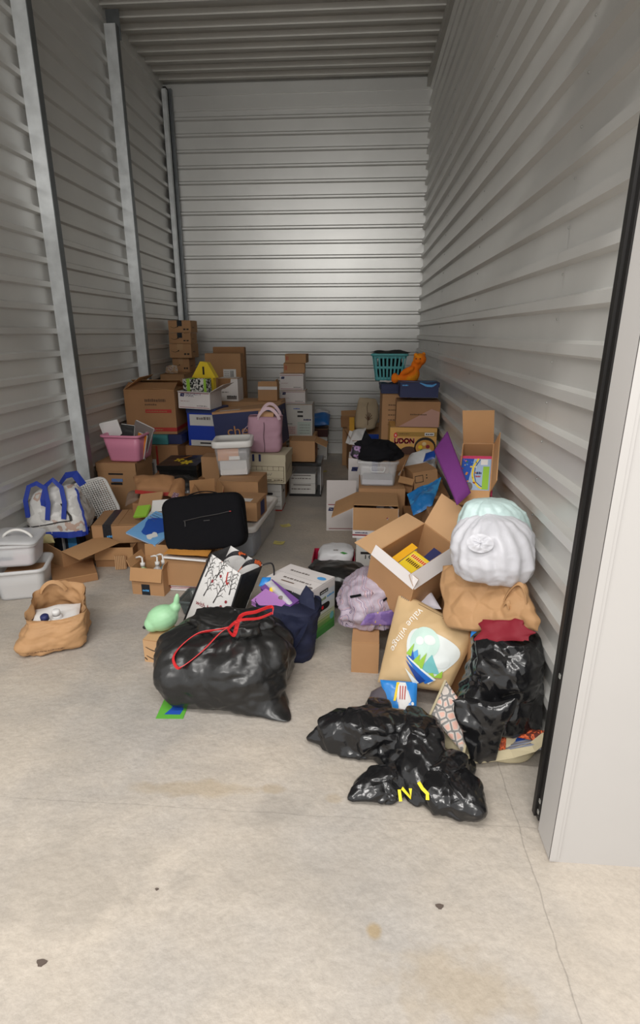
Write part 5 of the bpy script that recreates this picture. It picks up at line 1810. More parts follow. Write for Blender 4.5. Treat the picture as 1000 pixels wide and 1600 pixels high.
gm = frame_matrix(t.matrix_world.translation, t.matrix_world.col[0].to_3d(), t.matrix_world.col[1].to_3d())
bpy.context.view_layer.update()
gm = t.matrix_world.copy()
o3 = lambda a, b, c_: gm @ V((a, b, c_))
slab('board_game', 'colourful board game box inside the leaning open carton', 'game', o3(-0.083, -0.145, 0.215), o3(0.083, -0.145, 0.215), o3(-0.083, 0.09, 0.235), 0.05, mat('game_pink', srgb(206, 70, 110), 0.3), MATS['game_pink'], prints=game)
slab('board_game', 'grey game board under the colourful board game', 'game', o3(-0.08, -0.12, 0.145), o3(0.08, -0.12, 0.145), o3(-0.08, 0.16, 0.165), 0.03, mat('grey_board', srgb(150, 146, 140), 0.5))
mb = MB()
Pad((0.458,2.420,0.849), (0.527,2.470,0.897), (0.452,2.800,1.128), (0.383,2.740,1.037), 0.05, nz=0.006, edge=0.12, seed=29, fine=0.001).mesh(mb, mat('purple_felt', srgb(104, 40, 112), 0.8, bump=0.15, bscale=60), 24, 30)
tag(mb.build('fabric_case', None, True), 'flat purple fabric case leaning on the open game carton', 'case')

# ---------------- tipped box with yellow book
carton('cardboard_box', 'carton buried under the tipped white and brown box', 0.198,0.476,0.042,0.335,2.720, 0.34, z0=0.0, z1=0.24, out=CB)
def tipp(mb, fr, w, d, h):
    mb.scribble(fr['F'], 0.1 * w, 0.5 * w, 0.4 * h, 0.03 * h, INKG, 4)


t = tipped_carton('cardboard_box', 'large tipped box, white outside, with yellow book inside', (0.076,2.460,0.581), (0.268,2.280,0.485), (0.282,2.780,0.696), 0.24, out=WH, inn=CI,
                  flaps=dict(B=118, R=52, F=66, L=188), fl=dict(B=0.18, R=0.075, F=0.058, L=0.12))
for c_ in t.children:
    if c_.name.startswith('body'):
        c_.data.materials[0] = CA
bpy.context.view_layer.update()
gm2 = t.matrix_world.copy()
o4 = lambda a, b, c_: gm2 @ V((a, b, c_))
flp = [c_ for c_ in t.children if c_.name.startswith('flap')]
for c_, words in ((flp[0], None), (flp[3], None)):
    c_.data.materials[0] = CL
    c_.data.materials[1] = CL


def ybook(mb, f, w, d):
    g = lambda a, b: f(a, b) + V((0, 0, 0.0008))
    mb.rect(f, 0.06 * w, 0.94 * w, 0.62 * d, 0.86 * d, mat('pale_yellow_print', srgb(240, 226, 120), 0.5))
    for k in range(9):
        mb.rect(g, (0.1 + 0.09 * k) * w, (0.155 + 0.09 * k) * w, 0.66 * d, 0.82 * d, MATS['udon_red'])
        mb.rect(g, (0.1 + 0.09 * k) * w, (0.15 + 0.09 * k) * w, 0.36 * d, 0.54 * d, mat('dark_brown_print', srgb(96, 60, 20), 0.6))


slab('book', 'bright yellow book with red block lettering in tipped box', 'book', o4(-0.05, -0.09, 0.185), o4(0.07, -0.085, 0.185), o4(-0.055, 0.04, 0.195), 0.03, YEL, PAPER, prints=ybook)
slab('book', 'orange spined book behind the bright yellow book', 'book', o4(-0.095, -0.10, 0.185), o4(-0.055, -0.10, 0.185), o4(-0.095, 0.06, 0.205), 0.03, mat('amber_cover', srgb(238, 176, 34), 0.45), PAPER)
slab('book', 'dark navy book lying in the tipped box', 'book', o4(-0.02, 0.06, 0.15), o4(0.09, 0.065, 0.15), o4(-0.02, 0.16, 0.17), 0.03, NAVYP)
slab('book', 'pale cream book under the yellow book in tipped box', 'book', o4(-0.09, -0.13, 0.15), o4(0.09, -0.13, 0.15), o4(-0.09, 0.05, 0.15), 0.14, mat('cream_cover', srgb(216, 196, 170), 0.5))

# ================================================================ right foreground heap
carton('cardboard_box', 'plain carton buried under the brown paper sack by right wall', 0.441,0.707,0.045,0.343,2.160, 0.36, z0=0.0, z1=0.40, out=CB)
carton('cardboard_box', 'brown carton on the floor below the lilac tote', -0.009,0.125,0.005,0.175,2.330, 0.30, rz=-2, z0=0.0, z1=0.168, out=CA)
mb = MB()
LIL = ramp_mat('lilac_print', 'wave', 5, [(0, srgb(172, 160, 174)), (0.42, srgb(184, 170, 180)), (0.55, srgb(96, 78, 96)), (0.60, srgb(188, 160, 168)), (0.78, srgb(164, 152, 174)), (0.90, srgb(78, 64, 82)), (0.94, srgb(180, 166, 180))], 0.45, 3, distort=14, bump=0.5)
PL = soft(mb, [(0.08, 2.56, 0.175, 0.10, 0.09, 0), (0.08, 2.56, 0.19, 0.135, 0.13, 0), (0.085, 2.56, 0.28, 0.14, 0.13, 0), (0.10, 2.58, 0.36, 0.12, 0.12, 0), (0.12, 2.60, 0.41, 0.07, 0.07, 0), (0.13, 2.60, 0.42, 0.01, 0.01, 0)], LIL, 72, 44, 0.04, 0.02, 0.004, seed=33, sq=3, zmin=0.174, fac=0.04, fs=6)
t = mb.build('tote_bag', None, True)
tag(t, 'crumpled lilac grey tote with outline drawing print', 'bag')
mb = MB()
Pad(PL(0.70, 0.30) + V((0, -0.012, 0)), PL(0.86, 0.28) + V((0.01, -0.015, 0)), PL(0.86, 0.45) + V((0.01, -0.012, 0)), PL(0.73, 0.42) + V((0, -0.012, 0)), 0.02, nz=0.012, ns=15, seed=34).mesh(mb, ramp_mat('purple_lining_print', 'noise', 14, [(0, srgb(112, 88, 148)), (0.5, srgb(134, 108, 162)), (0.64, srgb(196, 168, 88))]), 20, 12)
mb.build('purple_panel', t, True)
for u_ in (0.62, 0.80):
    mb = MB()
    mb.ribbon([PL(u_ + 0.012 * k, 0.55 + 0.015 * k) + V((0, -0.010, 0.006)) for k in range(6)], 0.012, BLACKF, (0, 0, 1))
    mb.build('strap', t)

# kraft sack with handles
KR = mat('kraft_paper', srgb(182, 141, 99), 0.7, bump=0.6, bscale=9, var=0.06, vscale=8)
PK = Pad((0.413,2.100,0.403), (0.704,1.860,0.526), (0.674,2.020,0.683), (0.387,2.320,0.585), 0.085, nz=0.035, ns=4, fine=0.002, seed=35, edge=0.22, fac=0.024, fs=13, rag=0.09)
mb = MB()
PK.mesh(mb, KR, 80, 64)
t = mb.build('paper_sack', None, True)
tag(t, 'large kraft paper sack with handles lying beneath the white bag', 'bag')
for (ua, va, ub, vb, l) in ((0.74, 0.52, 0.97, 0.50, 0.075), (0.72, 0.42, 0.78, 0.36, 0.02)):
    p0, p1 = PK.at(ua, va), PK.at(ub, vb)
    MB().ribbon(arc(p0, p1, l, bow=(0.1, 0.1, 1)), 0.016, KR, (0.3, 0.6, 0.5), 0.003).build('handle', t)
mb = MB()
Pad((0.482,1.945,0.432), (0.667,1.825,0.513), (0.649,1.885,0.570), (0.518,1.985,0.514), 0.03, nz=0.03, ns=9, seed=36, rag=0.16, fac=0.02).mesh(mb, mat('crimson_cloth', srgb(128, 16, 36), 0.7), 24, 14)
tag(mb.build('red_cloth', None, True), 'crimson cloth spilling from the kraft paper sack', 'cloth')
mb = MB()
Pad((0.481,2.020,0.404), (0.551,1.990,0.419), (0.558,2.050,0.456), (0.497,2.080,0.448), 0.04, nz=0.008, seed=37).mesh(mb, ramp_mat('bright_blue_film', 'noise', 12, [(0, srgb(18, 78, 170)), (0.5, srgb(40, 130, 214)), (0.68, srgb(190, 214, 232))], 0.2), 16, 12)
tag(mb.build('blue_packet', None, True), 'shiny blue packet left of the crimson cloth', 'packet')
carton('cardboard_box', 'kraft carton corner behind the glossy black bag by wall', 0.50, 0.715, 0, 0, 2.04, 0.10, z0=0.0, z1=0.36, out=CA)

# white bin liner
WB = mat('white_bin_liner', srgb(204, 204, 210), 0.4, bump=0.35, bscale=14)
MINT = mat('mint_bin_liner', srgb(192, 214, 212), 0.4, bump=0.35, bscale=14)
t = thing('bin_liner', 'stuffed white plastic bin liner on top of kraft sack', 'bag', (0, 0, 0))
mb = MB()
soft(mb, [(0.56, 2.10, 0.64, 0.06, 0.06, 0), (0.57, 2.10, 0.655, 0.13, 0.12, 0), (0.565, 2.10, 0.74, 0.152, 0.135, 0), (0.555, 2.12, 0.83, 0.14, 0.12, 0), (0.545, 2.14, 0.89, 0.09, 0.08, 0), (0.54, 2.15, 0.91, 0.01, 0.01, 0)], WB, 128, 80, 0.03, 0.006, 0.002, s=(6, 15, 34), seed=38, zmin=0.632, fac=0.010, fs=6, pleat=0.010)
mb.build('body', t, True)
mb = MB()
soft(mb, [(0.575, 2.20, 0.74, 0.06, 0.05, 0), (0.575, 2.20, 0.76, 0.13, 0.09, 0), (0.57, 2.21, 0.86, 0.135, 0.09, 0), (0.55, 2.21, 0.925, 0.09, 0.06, 0), (0.54, 2.21, 0.945, 0.01, 0.01, 0)], MINT, 96, 60, 0.02, 0.006, 0.002, seed=39, zmin=0.7, fac=0.010, fs=6, pleat=0.008)
mb.build('mint_fold', t, True)
mb = MB()
kc = V((0.475, 1.985, 0.835))
kn = (V((0, 0, 1.6)) - kc).normalized()
ka = kn.cross(V((0, 0, 1))).normalized()
kb = ka.cross(kn)
mb.grid(lambda u, v: kc + ka * (0.05 * v * math.cos(u * 2 * math.pi)) * -1 + kb * (0.036 * v * math.sin(u * 2 * math.pi)) + kn * (0.012 * (1 - v * v) + 0.006 * ridge(V((math.cos(u * 6.28) * 3, math.sin(u * 6.28) * 3, v * 2)))), 40, 10, WB, cu=True)
mb.build('knot', t, True)

# tan reusable bag with mountain print
TAN = mat('tan_woven_plastic', srgb(206, 176, 132), 0.5, bump=0.2, bscale=8, var=0.03)
PV = Pad((0.114,2.140,0.084), (0.416,2.050,0.110), (0.543,2.160,0.348), (0.215,2.400,0.424), 0.15, bulge=0.02, nz=0.018, ns=5, fine=0.004, seed=40, edge=0.35)
mb = MB()
PV.mesh(mb, TAN, 56, 56)
t = mb.build('reusable_bag', None, True)
tag(t, 'tan reusable bag printed value village with mountain scene', 'bag')
el = lambda cx, cy, rx, ry, n=28: [(cx + rx * math.cos(2 * math.pi * k / n), cy + ry * math.sin(2 * math.pi * k / n)) for k in range(n)]
fv = lambda k: (lambda u, v: PV.at(u, v) + PV.n * 0.0012 * k)
CLOUD = mat('cloud_print', srgb(222, 228, 226), 0.5)
MINTP = mat('mint_print', srgb(196, 222, 212), 0.5)
mb = MB()
cl = []
for k in range(40):
    a = 2 * math.pi * k / 40
    x_, y_ = math.cos(a), math.sin(a)
    cl.append((0.645 + 0.315 * x_ + 0.05 * y_ * x_, 0.45 + 0.31 * y_ + 0.05 * math.cos(2 * a)))
mb.fan(fv(1), cl, CLOUD, 8)
mb.fan(fv(2), el(0.55, 0.54, 0.18, 0.20), MINTP, 6)
mb.fan(fv(3), el(0.60, 0.60, 0.07, 0.06), CLOUD, 4)
mb.fan(fv(3), el(0.49, 0.55, 0.05, 0.05), CLOUD, 4)
mb.fan(fv(3), el(0.80, 0.40, 0.10, 0.10), CLOUD, 4)
mb.build('cloud_print', t, True)
mb = MB()
TE = mat('teal_print', srgb(112, 184, 186), 0.5)
BR = mat('river_blue_print', srgb(30, 104, 192), 0.5)
tri = lambda a, b, c_, m, k: mb.fan(fv(k), [(a[0] + (b[0] - a[0]) * q / 5, a[1] + (b[1] - a[1]) * q / 5) for q in range(5)] + [(b[0] + (c_[0] - b[0]) * q / 5, b[1] + (c_[1] - b[1]) * q / 5) for q in range(5)] + [(c_[0] + (a[0] - c_[0]) * q / 5, c_[1] + (a[1] - c_[1]) * q / 5) for q in range(5)], m, 5)
tri((0.58, 0.20), (0.84, 0.22), (0.68, 0.44), TE, 4)
tri((0.38, 0.32), (0.58, 0.24), (0.50, 0.44), SKYP, 5)
tri((0.40, 0.33), (0.52, 0.26), (0.44, 0.42), BLUEP, 6)
for a, b, c_ in (((0.37, 0.36), (0.44, 0.34), (0.44, 0.50)), ((0.46, 0.28), (0.56, 0.26), (0.55, 0.40)), ((0.52, 0.24), (0.62, 0.22), (0.62, 0.44)), ((0.78, 0.16), (0.88, 0.18), (0.86, 0.28)), ((0.66, 0.18), (0.80, 0.16), (0.76, 0.22))):
    tri(a, b, c_, LIME, 7)
tri((0.37, 0.35), (0.82, 0.14), (0.74, 0.06), CLOUD, 8)
tri((0.37, 0.33), (0.80, 0.12), (0.70, 0.06), BR, 9)
tri((0.38, 0.29), (0.70, 0.10), (0.62, 0.05), mat('deep_blue_print', srgb(22, 62, 140), 0.5), 10)
tri((0.40, 0.20), (0.62, 0.06), (0.55, 0.03), CLOUD, 11)
mb.build('mountain_print', t, True)
mb = MB()
dx_, dy_ = V((-0.155, -0.50)).normalized(), None
d2 = V((-0.20, -0.52)).normalized()
up2 = V((-d2.y, d2.x))
mb.text('value village', lambda x, y_: PV.at(0.335 + d2.x * x + up2.x * y_, 0.92 + d2.y * x + up2.y * y_) + PV.n * 0.002, 0, 0, 0.125, mat('cream_lettering', srgb(246, 242, 232), 0.5), fit=0.60)
mb.build('lettering', t)
mb = MB()
for k in range(5):
    mb.stroke(fv(1), [(0.07 + 0.025 * k, 0.93), (0.07 + 0.025 * k, 0.985)], 0.012, INKG)
mb.stroke(fv(1), [(0.63, 0.965), (0.66, 0.955), (0.66, 0.925), (0.63, 0.93), (0.63, 0.965)], 0.007, INKB)
mb.stroke(fv(1), [(0.02, 0.955), (0.2, 0.955)] if False else [(0.3, 0.955), (0.5, 0.955), (0.7, 0.955), (0.97, 0.955)], 0.004, INKB)
mb.build('stitching', t)
mb = MB()
Pad((0.271,2.420,0.319), (0.411,2.340,0.360), (0.370,2.460,0.399), (0.300,2.500,0.363), 0.05, nz=0.02, ns=12, seed=41).mesh(mb, mat('white_cotton', srgb(216, 212, 222), 0.8), 20, 14)
tag(mb.build('cotton_cloth', None, True), 'white cotton cloth tucked behind the tan reusable bag', 'cloth')

# snack packs under the tan bag
SN = mat('snack_blue_film', srgb(48, 132, 208), 0.25)
PS = Pad((0.155,1.980,0.031), (0.270,1.940,0.056), (0.282,2.060,0.149), (0.121,2.080,0.140), 0.05, nz=0.012, ns=9, seed=42)
mb = MB()
PS.mesh(mb, SN, 24, 24)
t = mb.build('snack_pack', None, True)
tag(t, 'blue and white snack pack with red lettering under tan bag', 'packet')
mb = MB()
fs = lambda k: (lambda u, v: PS.at(u, v) + PS.n * 0.001 * k)
mb.fan(fs(1), [(0.42, 0.06), (0.62, 0.06), (0.86, 0.45), (0.70, 0.95), (0.48, 0.95), (0.42, 0.5)], PAPER, 5)
mb.fan(fs(2), [(0.30, 0.40), (0.38, 0.40), (0.54, 0.94), (0.46, 0.94)], YEL, 4)
for k in range(3):
    mb.stroke(fs(3), [(0.56 + 0.07 * k, 0.84), (0.52 + 0.07 * k, 0.45)], 0.03, REDP)
mb.fan(fs(2), el(0.82, 0.22, 0.05, 0.06, 12), PAPER, 3)
mb.fan(fs(2), el(0.90, 0.36, 0.04, 0.05, 12), PAPER, 3)
mb.build('print', t)
mb = MB()
PD = Pad((0.056,2.000,0.030), (0.170,1.970,0.040), (0.156,2.080,0.122), (0.084,2.080,0.078), 0.06, nz=0.02, ns=10, seed=43)
PD.mesh(mb, mat('grey_snack_film', srgb(92, 86, 92), 0.3), 20, 20)
t = mb.build('snack_pack', None, True)
tag(t, 'dark grey snack pack with blue patch left of the white one', 'packet')
mb = MB()
mb.fan(lambda u, v: PD.at(u, v), [(0.05, 0.04), (0.75, 0.04), (0.7, 0.3), (0.3, 0.42), (0.12, 0.35)], SN, 4)
mb.build('print', t)

# pebble print tote, lying open, with orange fabric and papers
PEB = ramp_mat('pebble_print', 'voronoi', 34, [(0, srgb(120, 118, 116)), (0.10, srgb(196, 186, 178)), (0.22, srgb(214, 168, 152))], 0.5, feature='DISTANCE_TO_EDGE', bump=0.3)
KHA = mat('khaki_canvas', srgb(196, 184, 152), 0.8, bump=0.15)
ORF = ramp_mat('orange_leaf_print', 'noise', 32, [(0, srgb(92, 34, 20)), (0.47, srgb(212, 98, 52)), (0.60, srgb(150, 58, 30))], 0.7, distort=2.0)
t = thing('tote_bag', 'pebble print tote lying open under the glossy black bag', 'bag', (0, 0, 0))
mb = MB()
soft(mb, [(0.55, 1.90, 0.004, 0.14, 0.10, -8), (0.55, 1.90, 0.02, 0.185, 0.125, -8), (0.56, 1.91, 0.08, 0.18, 0.12, -8), (0.57, 1.92, 0.13, 0.15, 0.08, -8)], KHA, 72, 30, 0.02, 0.008, 0.002, seed=44, sq=3.5)
mb.build('body', t, True)
PP = Pad((0.317,1.860,0.136), (0.433,1.750,0.055), (0.466,1.820,0.170), (0.386,1.960,0.231), 0.02, nz=0.012, ns=8, seed=45, edge=0.3)
mb = MB()
PP.mesh(mb, PEB, 24, 24)
mb.build('pebble_panel', t, True)
MB().ribbon([PP.at(-0.02, k / 8) for k in range(9)], 0.012, KHA, (0.5, -0.3, 0.5)).build('edge_trim', t)
MB().ribbon([PP.at(1.0, k / 8) for k in range(9)], 0.016, KHA, (0.5, -0.3, 0.5)).build('edge_trim', t)
mb = MB()
mb.ribbon([(0.433,1.742,0.034), (0.522,1.748,0.041), (0.618,1.755,0.062), (0.683,1.730,0.118), (0.710,1.700,0.189)], 0.035, KHA, (0, 0.4, 1), 0.006)
mb.build('hem', t)
mb = MB()
for a, b, c_, d_ in (((0.561,1.765,0.052), (0.596,1.765,0.067), (0.604,1.800,0.116), (0.573,1.800,0.083)), ((0.595,1.800,0.109), (0.716,1.720,0.149), (0.728,1.740,0.185), (0.631,1.830,0.123))):
    Pad(a, b, c_, d_, 0.02, nz=0.012, ns=14, seed=46).mesh(mb, ORF, 18, 12)
mb.build('orange_lining', t, True)
slab('papers', 'grey and blue papers inside the pebble print tote', 'paper', (0.596,1.765,0.067), (0.694,1.720,0.142), (0.620,1.820,0.081), 0.03, mat('grey_blue_paper', srgb(140, 146, 164), 0.5), prints=lambda mb, f, w, d: mb.rect(f, .3 * w, .6 * w, .5 * d, .9 * d, BLUEP).rect(f, 0, w, .1 * d, .16 * d, INKG).rect(f, 0, w, .3 * d, .36 * d, INKG))
mb = MB()
mb.tube([(0.467,1.950,0.199), (0.490,1.970,0.257), (0.495,1.980,0.303), (0.514,1.990,0.352)], 0.008, mat('terracotta_cord', srgb(172, 92, 60), 0.6), 8)
tag(mb.build('cord_handle', None, True), 'terracotta cord strap between tan bag and black bag', 'strap')

# ================================================================ black bags
def black_bag(t, parts):
    for k, (nm, secs, kw) in enumerate(parts):
        mb = MB()
        soft(mb, secs, kw.pop('m', BLACKP), **kw)
        mb.build(nm, t, True)


t = thing('trash_bag', 'glossy black trash bag propped against right wall by doorway', 'bag', (0, 0, 0))
mb = MB()
PB = soft(mb, [(0.57, 1.89, 0.13, 0.10, 0.08, -6), (0.575, 1.89, 0.14, 0.145, 0.115, -6), (0.59, 1.91, 0.24, 0.160, 0.13, -8), (0.605, 1.92, 0.34, 0.150, 0.12, -8), (0.61, 1.935, 0.42, 0.132, 0.10, -8), (0.615, 1.94, 0.462, 0.085, 0.06, -8), (0.615, 1.945, 0.47, 0.01, 0.01, 0)], BLACKP, 160, 110, 0.035, 0.010, 0.002, s=(6, 11, 30), seed=51, sq=2.8, zmin=0.03, fac=0.045, fs=5)
PT = Pad((0.376,1.800,0.269), (0.603,1.745,0.306), (0.553,1.735,0.036), (0.463,1.735,0.018), 0.08, nz=0.035, ns=8, fine=0.003, seed=52, fac=0.04, fs=8, rag=0.09)
PT.mesh(mb, BLACKP, 40, 40)
mb.build('body', t, True)

t = thing('trash_bag', 'flattened black trash bag with yellow drawstring on floor in front', 'bag', (0, 0, 0))
mb = MB()
soft(mb, [(0.08, 1.83, 0.004, 0.13, 0.09, -6), (0.08, 1.83, 0.02, 0.175, 0.120, -6), (0.085, 1.835, 0.08, 0.185, 0.120, -6), (0.095, 1.84, 0.135, 0.155, 0.09, -6), (0.11, 1.85, 0.16, 0.09, 0.045, -6), (0.11, 1.85, 0.165, 0.01, 0.01, 0)], BLACKP, 160, 90, 0.04, 0.010, 0.002, s=(7, 12, 30), seed=53, fac=0.06, fs=5.5, spikes=((190, 0.25, 0.05, 10, 0.2), (215, 0.15, 0.04, 14, 0.15)))
soft(mb, [(0.355, 1.61, 0.004, 0.07, 0.10, 20), (0.355, 1.61, 0.02, 0.105, 0.140, 20), (0.355, 1.62, 0.06, 0.105, 0.14, 20), (0.355, 1.63, 0.10, 0.075, 0.10, 20), (0.355, 1.63, 0.115, 0.01, 0.01, 0)], BLACKP, 140, 70, 0.03, 0.010, 0.002, s=(8, 13, 32), seed=54, fac=0.055, fs=6.5, spikes=((20, 0.4, 0.03, 14, 0.2),))
soft(mb, [(0.13, 1.60, 0.004, 0.06, 0.055, 20), (0.13, 1.60, 0.02, 0.09, 0.080, 20), (0.13, 1.61, 0.05, 0.08, 0.07, 20), (0.14, 1.62, 0.08, 0.045, 0.04, 20), (0.14, 1.62, 0.085, 0.01, 0.01, 0)], BLACKP, 120, 60, 0.03, 0.008, 0.002, s=(8, 14, 32), seed=55, fac=0.05, fs=7, spikes=((185, 0.3, 0.05, 14, 0.25),))
soft(mb, [(0.26, 1.70, 0.004, 0.08, 0.11, 0), (0.26, 1.70, 0.02, 0.105, 0.14, 0), (0.26, 1.73, 0.10, 0.085, 0.12, 0), (0.255, 1.80, 0.155, 0.055, 0.06, 0), (0.255, 1.80, 0.165, 0.01, 0.01, 0)], BLACKP, 130, 70, 0.03, 0.010, 0.002, s=(8, 14, 32), seed=56, fac=0.05, fs=6)
mb.build('body', t, True)
YR = mat('yellow_drawstring', srgb(232, 212, 40), 0.4)
MB().ribbon([(0.175,1.500,0.058), (0.170,1.520,0.088), (0.179,1.520,0.097), (0.210,1.505,0.070), (0.208,1.520,0.097)], 0.011, YR, (1, 0, 0.2), 0.002).build('drawstring', t)
MB().ribbon([(0.236,1.530,0.117), (0.249,1.520,0.100), (0.266,1.510,0.088), (0.266,1.500,0.071)], 0.012, YR, (1, 0, 0.2), 0.002).build('drawstring', t)

t = thing('trash_bag', 'big full black trash bag with red drawstring', 'bag', (0, 0, 0))
mb = MB()
PT2 = soft(mb, [(-0.60, 2.20, 0.004, 0.22, 0.17, 0), (-0.60, 2.20, 0.02, 0.280, 0.225, 0), (-0.61, 2.20, 0.09, 0.315, 0.250, 0), (-0.615, 2.21, 0.18, 0.310, 0.245, 0), (-0.61, 2.22, 0.25, 0.275, 0.205, 0), (-0.59, 2.23, 0.30, 0.20, 0.14, 0), (-0.575, 2.23, 0.32, 0.13, 0.09, 0), (-0.575, 2.23, 0.328, 0.02, 0.02, 0)],
           BLACKM, 160, 96, 0.030, 0.006, 0.002, s=(4.5, 10, 30), seed=57, sq=2.6, pleat=0.020, fac=0.030, fs=5, spikes=((318, 0.10, 0.085, 22, 0.13), (315, 0.09, 0.075, 8, 0.06), (183, 0.28, 0.02, 8, 0.1)))
mb.build('body', t, True)
mb = MB()
soft(mb, [(-0.56, 2.23, 0.30, 0.16, 0.10, 0), (-0.56, 2.23, 0.322, 0.17, 0.105, 0), (-0.56, 2.23, 0.345, 0.15, 0.09, 0), (-0.56, 2.23, 0.33, 0.09, 0.05, 0)], BLACKM, 120, 14, 0.03, 0.03, 0.012, s=(9, 17, 36), seed=58, zmin=0.25)
mb.build('ruffle', t, True)
RS = mat('red_drawstring', srgb(214, 44, 48), 0.4)
pf = lambda u, v, k=0.0: PT2(u, v) + (PT2(u, v) - V((-0.6, 2.22, 0.12))).normalized() * ((k or 0.012) + (0.028 if v > 0.70 else 0.0))
seg = lambda pts, n=5: [V(catmull([tuple(p) for p in pts], q / (n * (len(pts) - 1)))) for q in range(n * (len(pts) - 1) + 1)]
MB().ribbon(seg([pf(0.765, 0.82), pf(0.725, 0.76), pf(0.675, 0.72), pf(0.645, 0.64), pf(0.655, 0.56), pf(0.675, 0.50), pf(0.69, 0.52), pf(0.715, 0.62), pf(0.745, 0.72), pf(0.765, 0.82)]), 0.017, RS, (0.6, -0.3, 0.6), 0.003).build('drawstring', t)
MB().ribbon(seg([pf(0.76, 0.80), pf(0.79, 0.76), (-0.482,2.040,0.454), (-0.419,2.060,0.467), (-0.359,2.100,0.472), (-0.352,2.090,0.441)]), 0.018, RS, (0.1, -0.3, 0.9), 0.003).build('drawstring', t)
MB().ribbon(seg([pf(0.765, 0.79), (-0.491,2.030,0.438), (-0.409,2.060,0.436), (-0.355,2.090,0.447)]), 0.013, RS, (0.1, -0.3, 0.9), 0.003).build('drawstring', t)

# card sticking out under it
t = thing('picture_card', 'green and blue card on floor under the big trash bag', 'card', (-0.795, 1.955, 0.001), (0, 0, R(3)))
MB().box(-0.06, 0.06, -0.025, 0.11, 0, 0.002, mat('leaf_green_print', srgb(96, 172, 62), 0.5)).build('sheet', t)
MB().fan(flat((0, 0, 0.0028), (1, 0, 0), (0, 1, 0)), [(-0.03, 0.0), (0.04, 0.0), (0.05, 0.06), (0.0, 0.09), (-0.01, 0.04)], BLUEP, 2).build('print', t)

# ================================================================ middle foreground
GB_W, GB_D, GB_H = 0.315, 0.235, 0.30


def gprint(mb, fr, w, d, h):
    for f, l in ((fr['F'], w), (fr['R'], d)):
        g = lambda a, b, f=f: f(a, b) + (f(1, 0) - f(0, 0)).cross(f(0, 1) - f(0, 0)) * 0.0006
        cols = [srgb(58, 132, 56), srgb(74, 148, 62), srgb(120, 164, 84), srgb(168, 188, 120), srgb(196, 204, 172), srgb(208, 212, 206), srgb(206, 212, 218)]
        zz = [0, 0.13, 0.20, 0.27, 0.34, 0.44, 0.60, 0.86]
        for k, c_ in enumerate(cols):
            mb.rect(f, 0.02 * l, 0.985 * l, zz[k] * h, zz[k + 1] * h, mat('wipes_print_%d' % k, c_, 0.45))
    r_ = fr['R']
    g = lambda a, b: r_(a, b) + V((0.0012, 0, 0))
    g2 = lambda a, b: r_(a, b) + V((0.0018, 0, 0))
    mb.rect(g, 0.36 * d, 0.70 * d, 0.83 * h, 0.90 * h, INK)
    mb.scribble(g2, 0.40 * d, 0.66 * d, 0.852 * h, 0.022 * h, PAPER, 3)
    mb.scribble(g, 0.34 * d, 0.62 * d, 0.70 * h, 0.055 * h, mat('olive_print', srgb(120, 140, 84), 0.5), 3)
    mb.scribble(g, 0.66 * d, 0.95 * d, 0.71 * h, 0.045 * h, SKYP, 4)
    slot = [(0.52 * d + (0.13 * d if a < 5 or a > 14 else -0.13 * d) + 0.028 * math.cos(a * math.pi / 10), 0.56 * h + 0.02 * math.sin(a * math.pi / 10)) for a in range(20)]
    mb.poly([g(a, b) for a, b in slot], INK)
    mb.poly([g2(0.47 * d + 0.011 * math.cos(a), 0.56 * h + 0.011 * math.sin(a)) for a in [k * math.pi / 5 for k in range(10)]], MATS['udon_red'])
    mb.fan(g, [(0.03 * d, 0.36 * h), (0.24 * d, 0.38 * h), (0.26 * d, 0.48 * h), (0.14 * d, 0.52 * h), (0.03 * d, 0.54 * h)], SKYP, 2)
    for k in range(5):
        mb.rect(g, (0.12 + 0.05 * k) * d, (0.62 + 0.06 * k) * d, (0.22 + 0.05 * k) * h, (0.226 + 0.05 * k) * h, INKG)
    mb.poly([g(0.86 * d + 0.02 * math.cos(a), 0.28 * h + 0.024 * math.sin(a)) for a in [k * math.pi / 6 for k in range(12)]], TE)
    f = fr['F']
    g3 = lambda a, b: f(a, b) + V((0, -0.0012, 0))
    mb.rect(g3, 0.40 * w, 0.62 * w, 0.84 * h, 0.93 * h, INK)
    mb.fan(g3, [(0.03 * w, 0.68 * h), (0.2 * w, 0.70 * h), (0.24 * w, 0.84 * h), (0.14 * w, 0.93 * h), (0.03 * w, 0.95 * h)], SKYP, 2)
    tp = fr['T']
    mb.rect(tp, 0.30 * w, 0.58 * w, 0.12 * d, 0.16 * d, INKB)
    mb.scribble(tp, 0.25 * w, 0.85 * w, 0.28 * d, 0.07 * d, INKG, 7)
    mb.scribble(tp, 0.18 * w, 0.6 * w, 0.68 * d, 0.07 * d, INKG, 6)
    mb.rect(tp, 0.0, w, 0.50 * d, 0.512 * d, INKG)
    mb.poly([tp(0.86 * w + 0.028 * math.cos(a), 0.72 * d + 0.02 * math.sin(a)) for a in [k * math.pi / 8 for k in range(16)]], SKYP)
    mb.poly([tp(0.90 * w + 0.02 * math.cos(a), 0.16 * d + 0.014 * math.sin(a)) for a in [k * math.pi / 3 for k in range(6)]], INKG)


rz_ = R(-31)
near = V((-0.233, 2.582, 0))
ctr = near + Matrix.Rotation(rz_, 3, 'Z') @ V((-GB_W / 2, GB_D / 2, 0))
t = thing('wipes_carton', 'white carton fading to green at its base with slot handle', 'box', ctr, (0, 0, rz_))
carton_parts(t, GB_W, GB_D, GB_H, WH, WH, CLOSED_X, 'x', None, gprint)

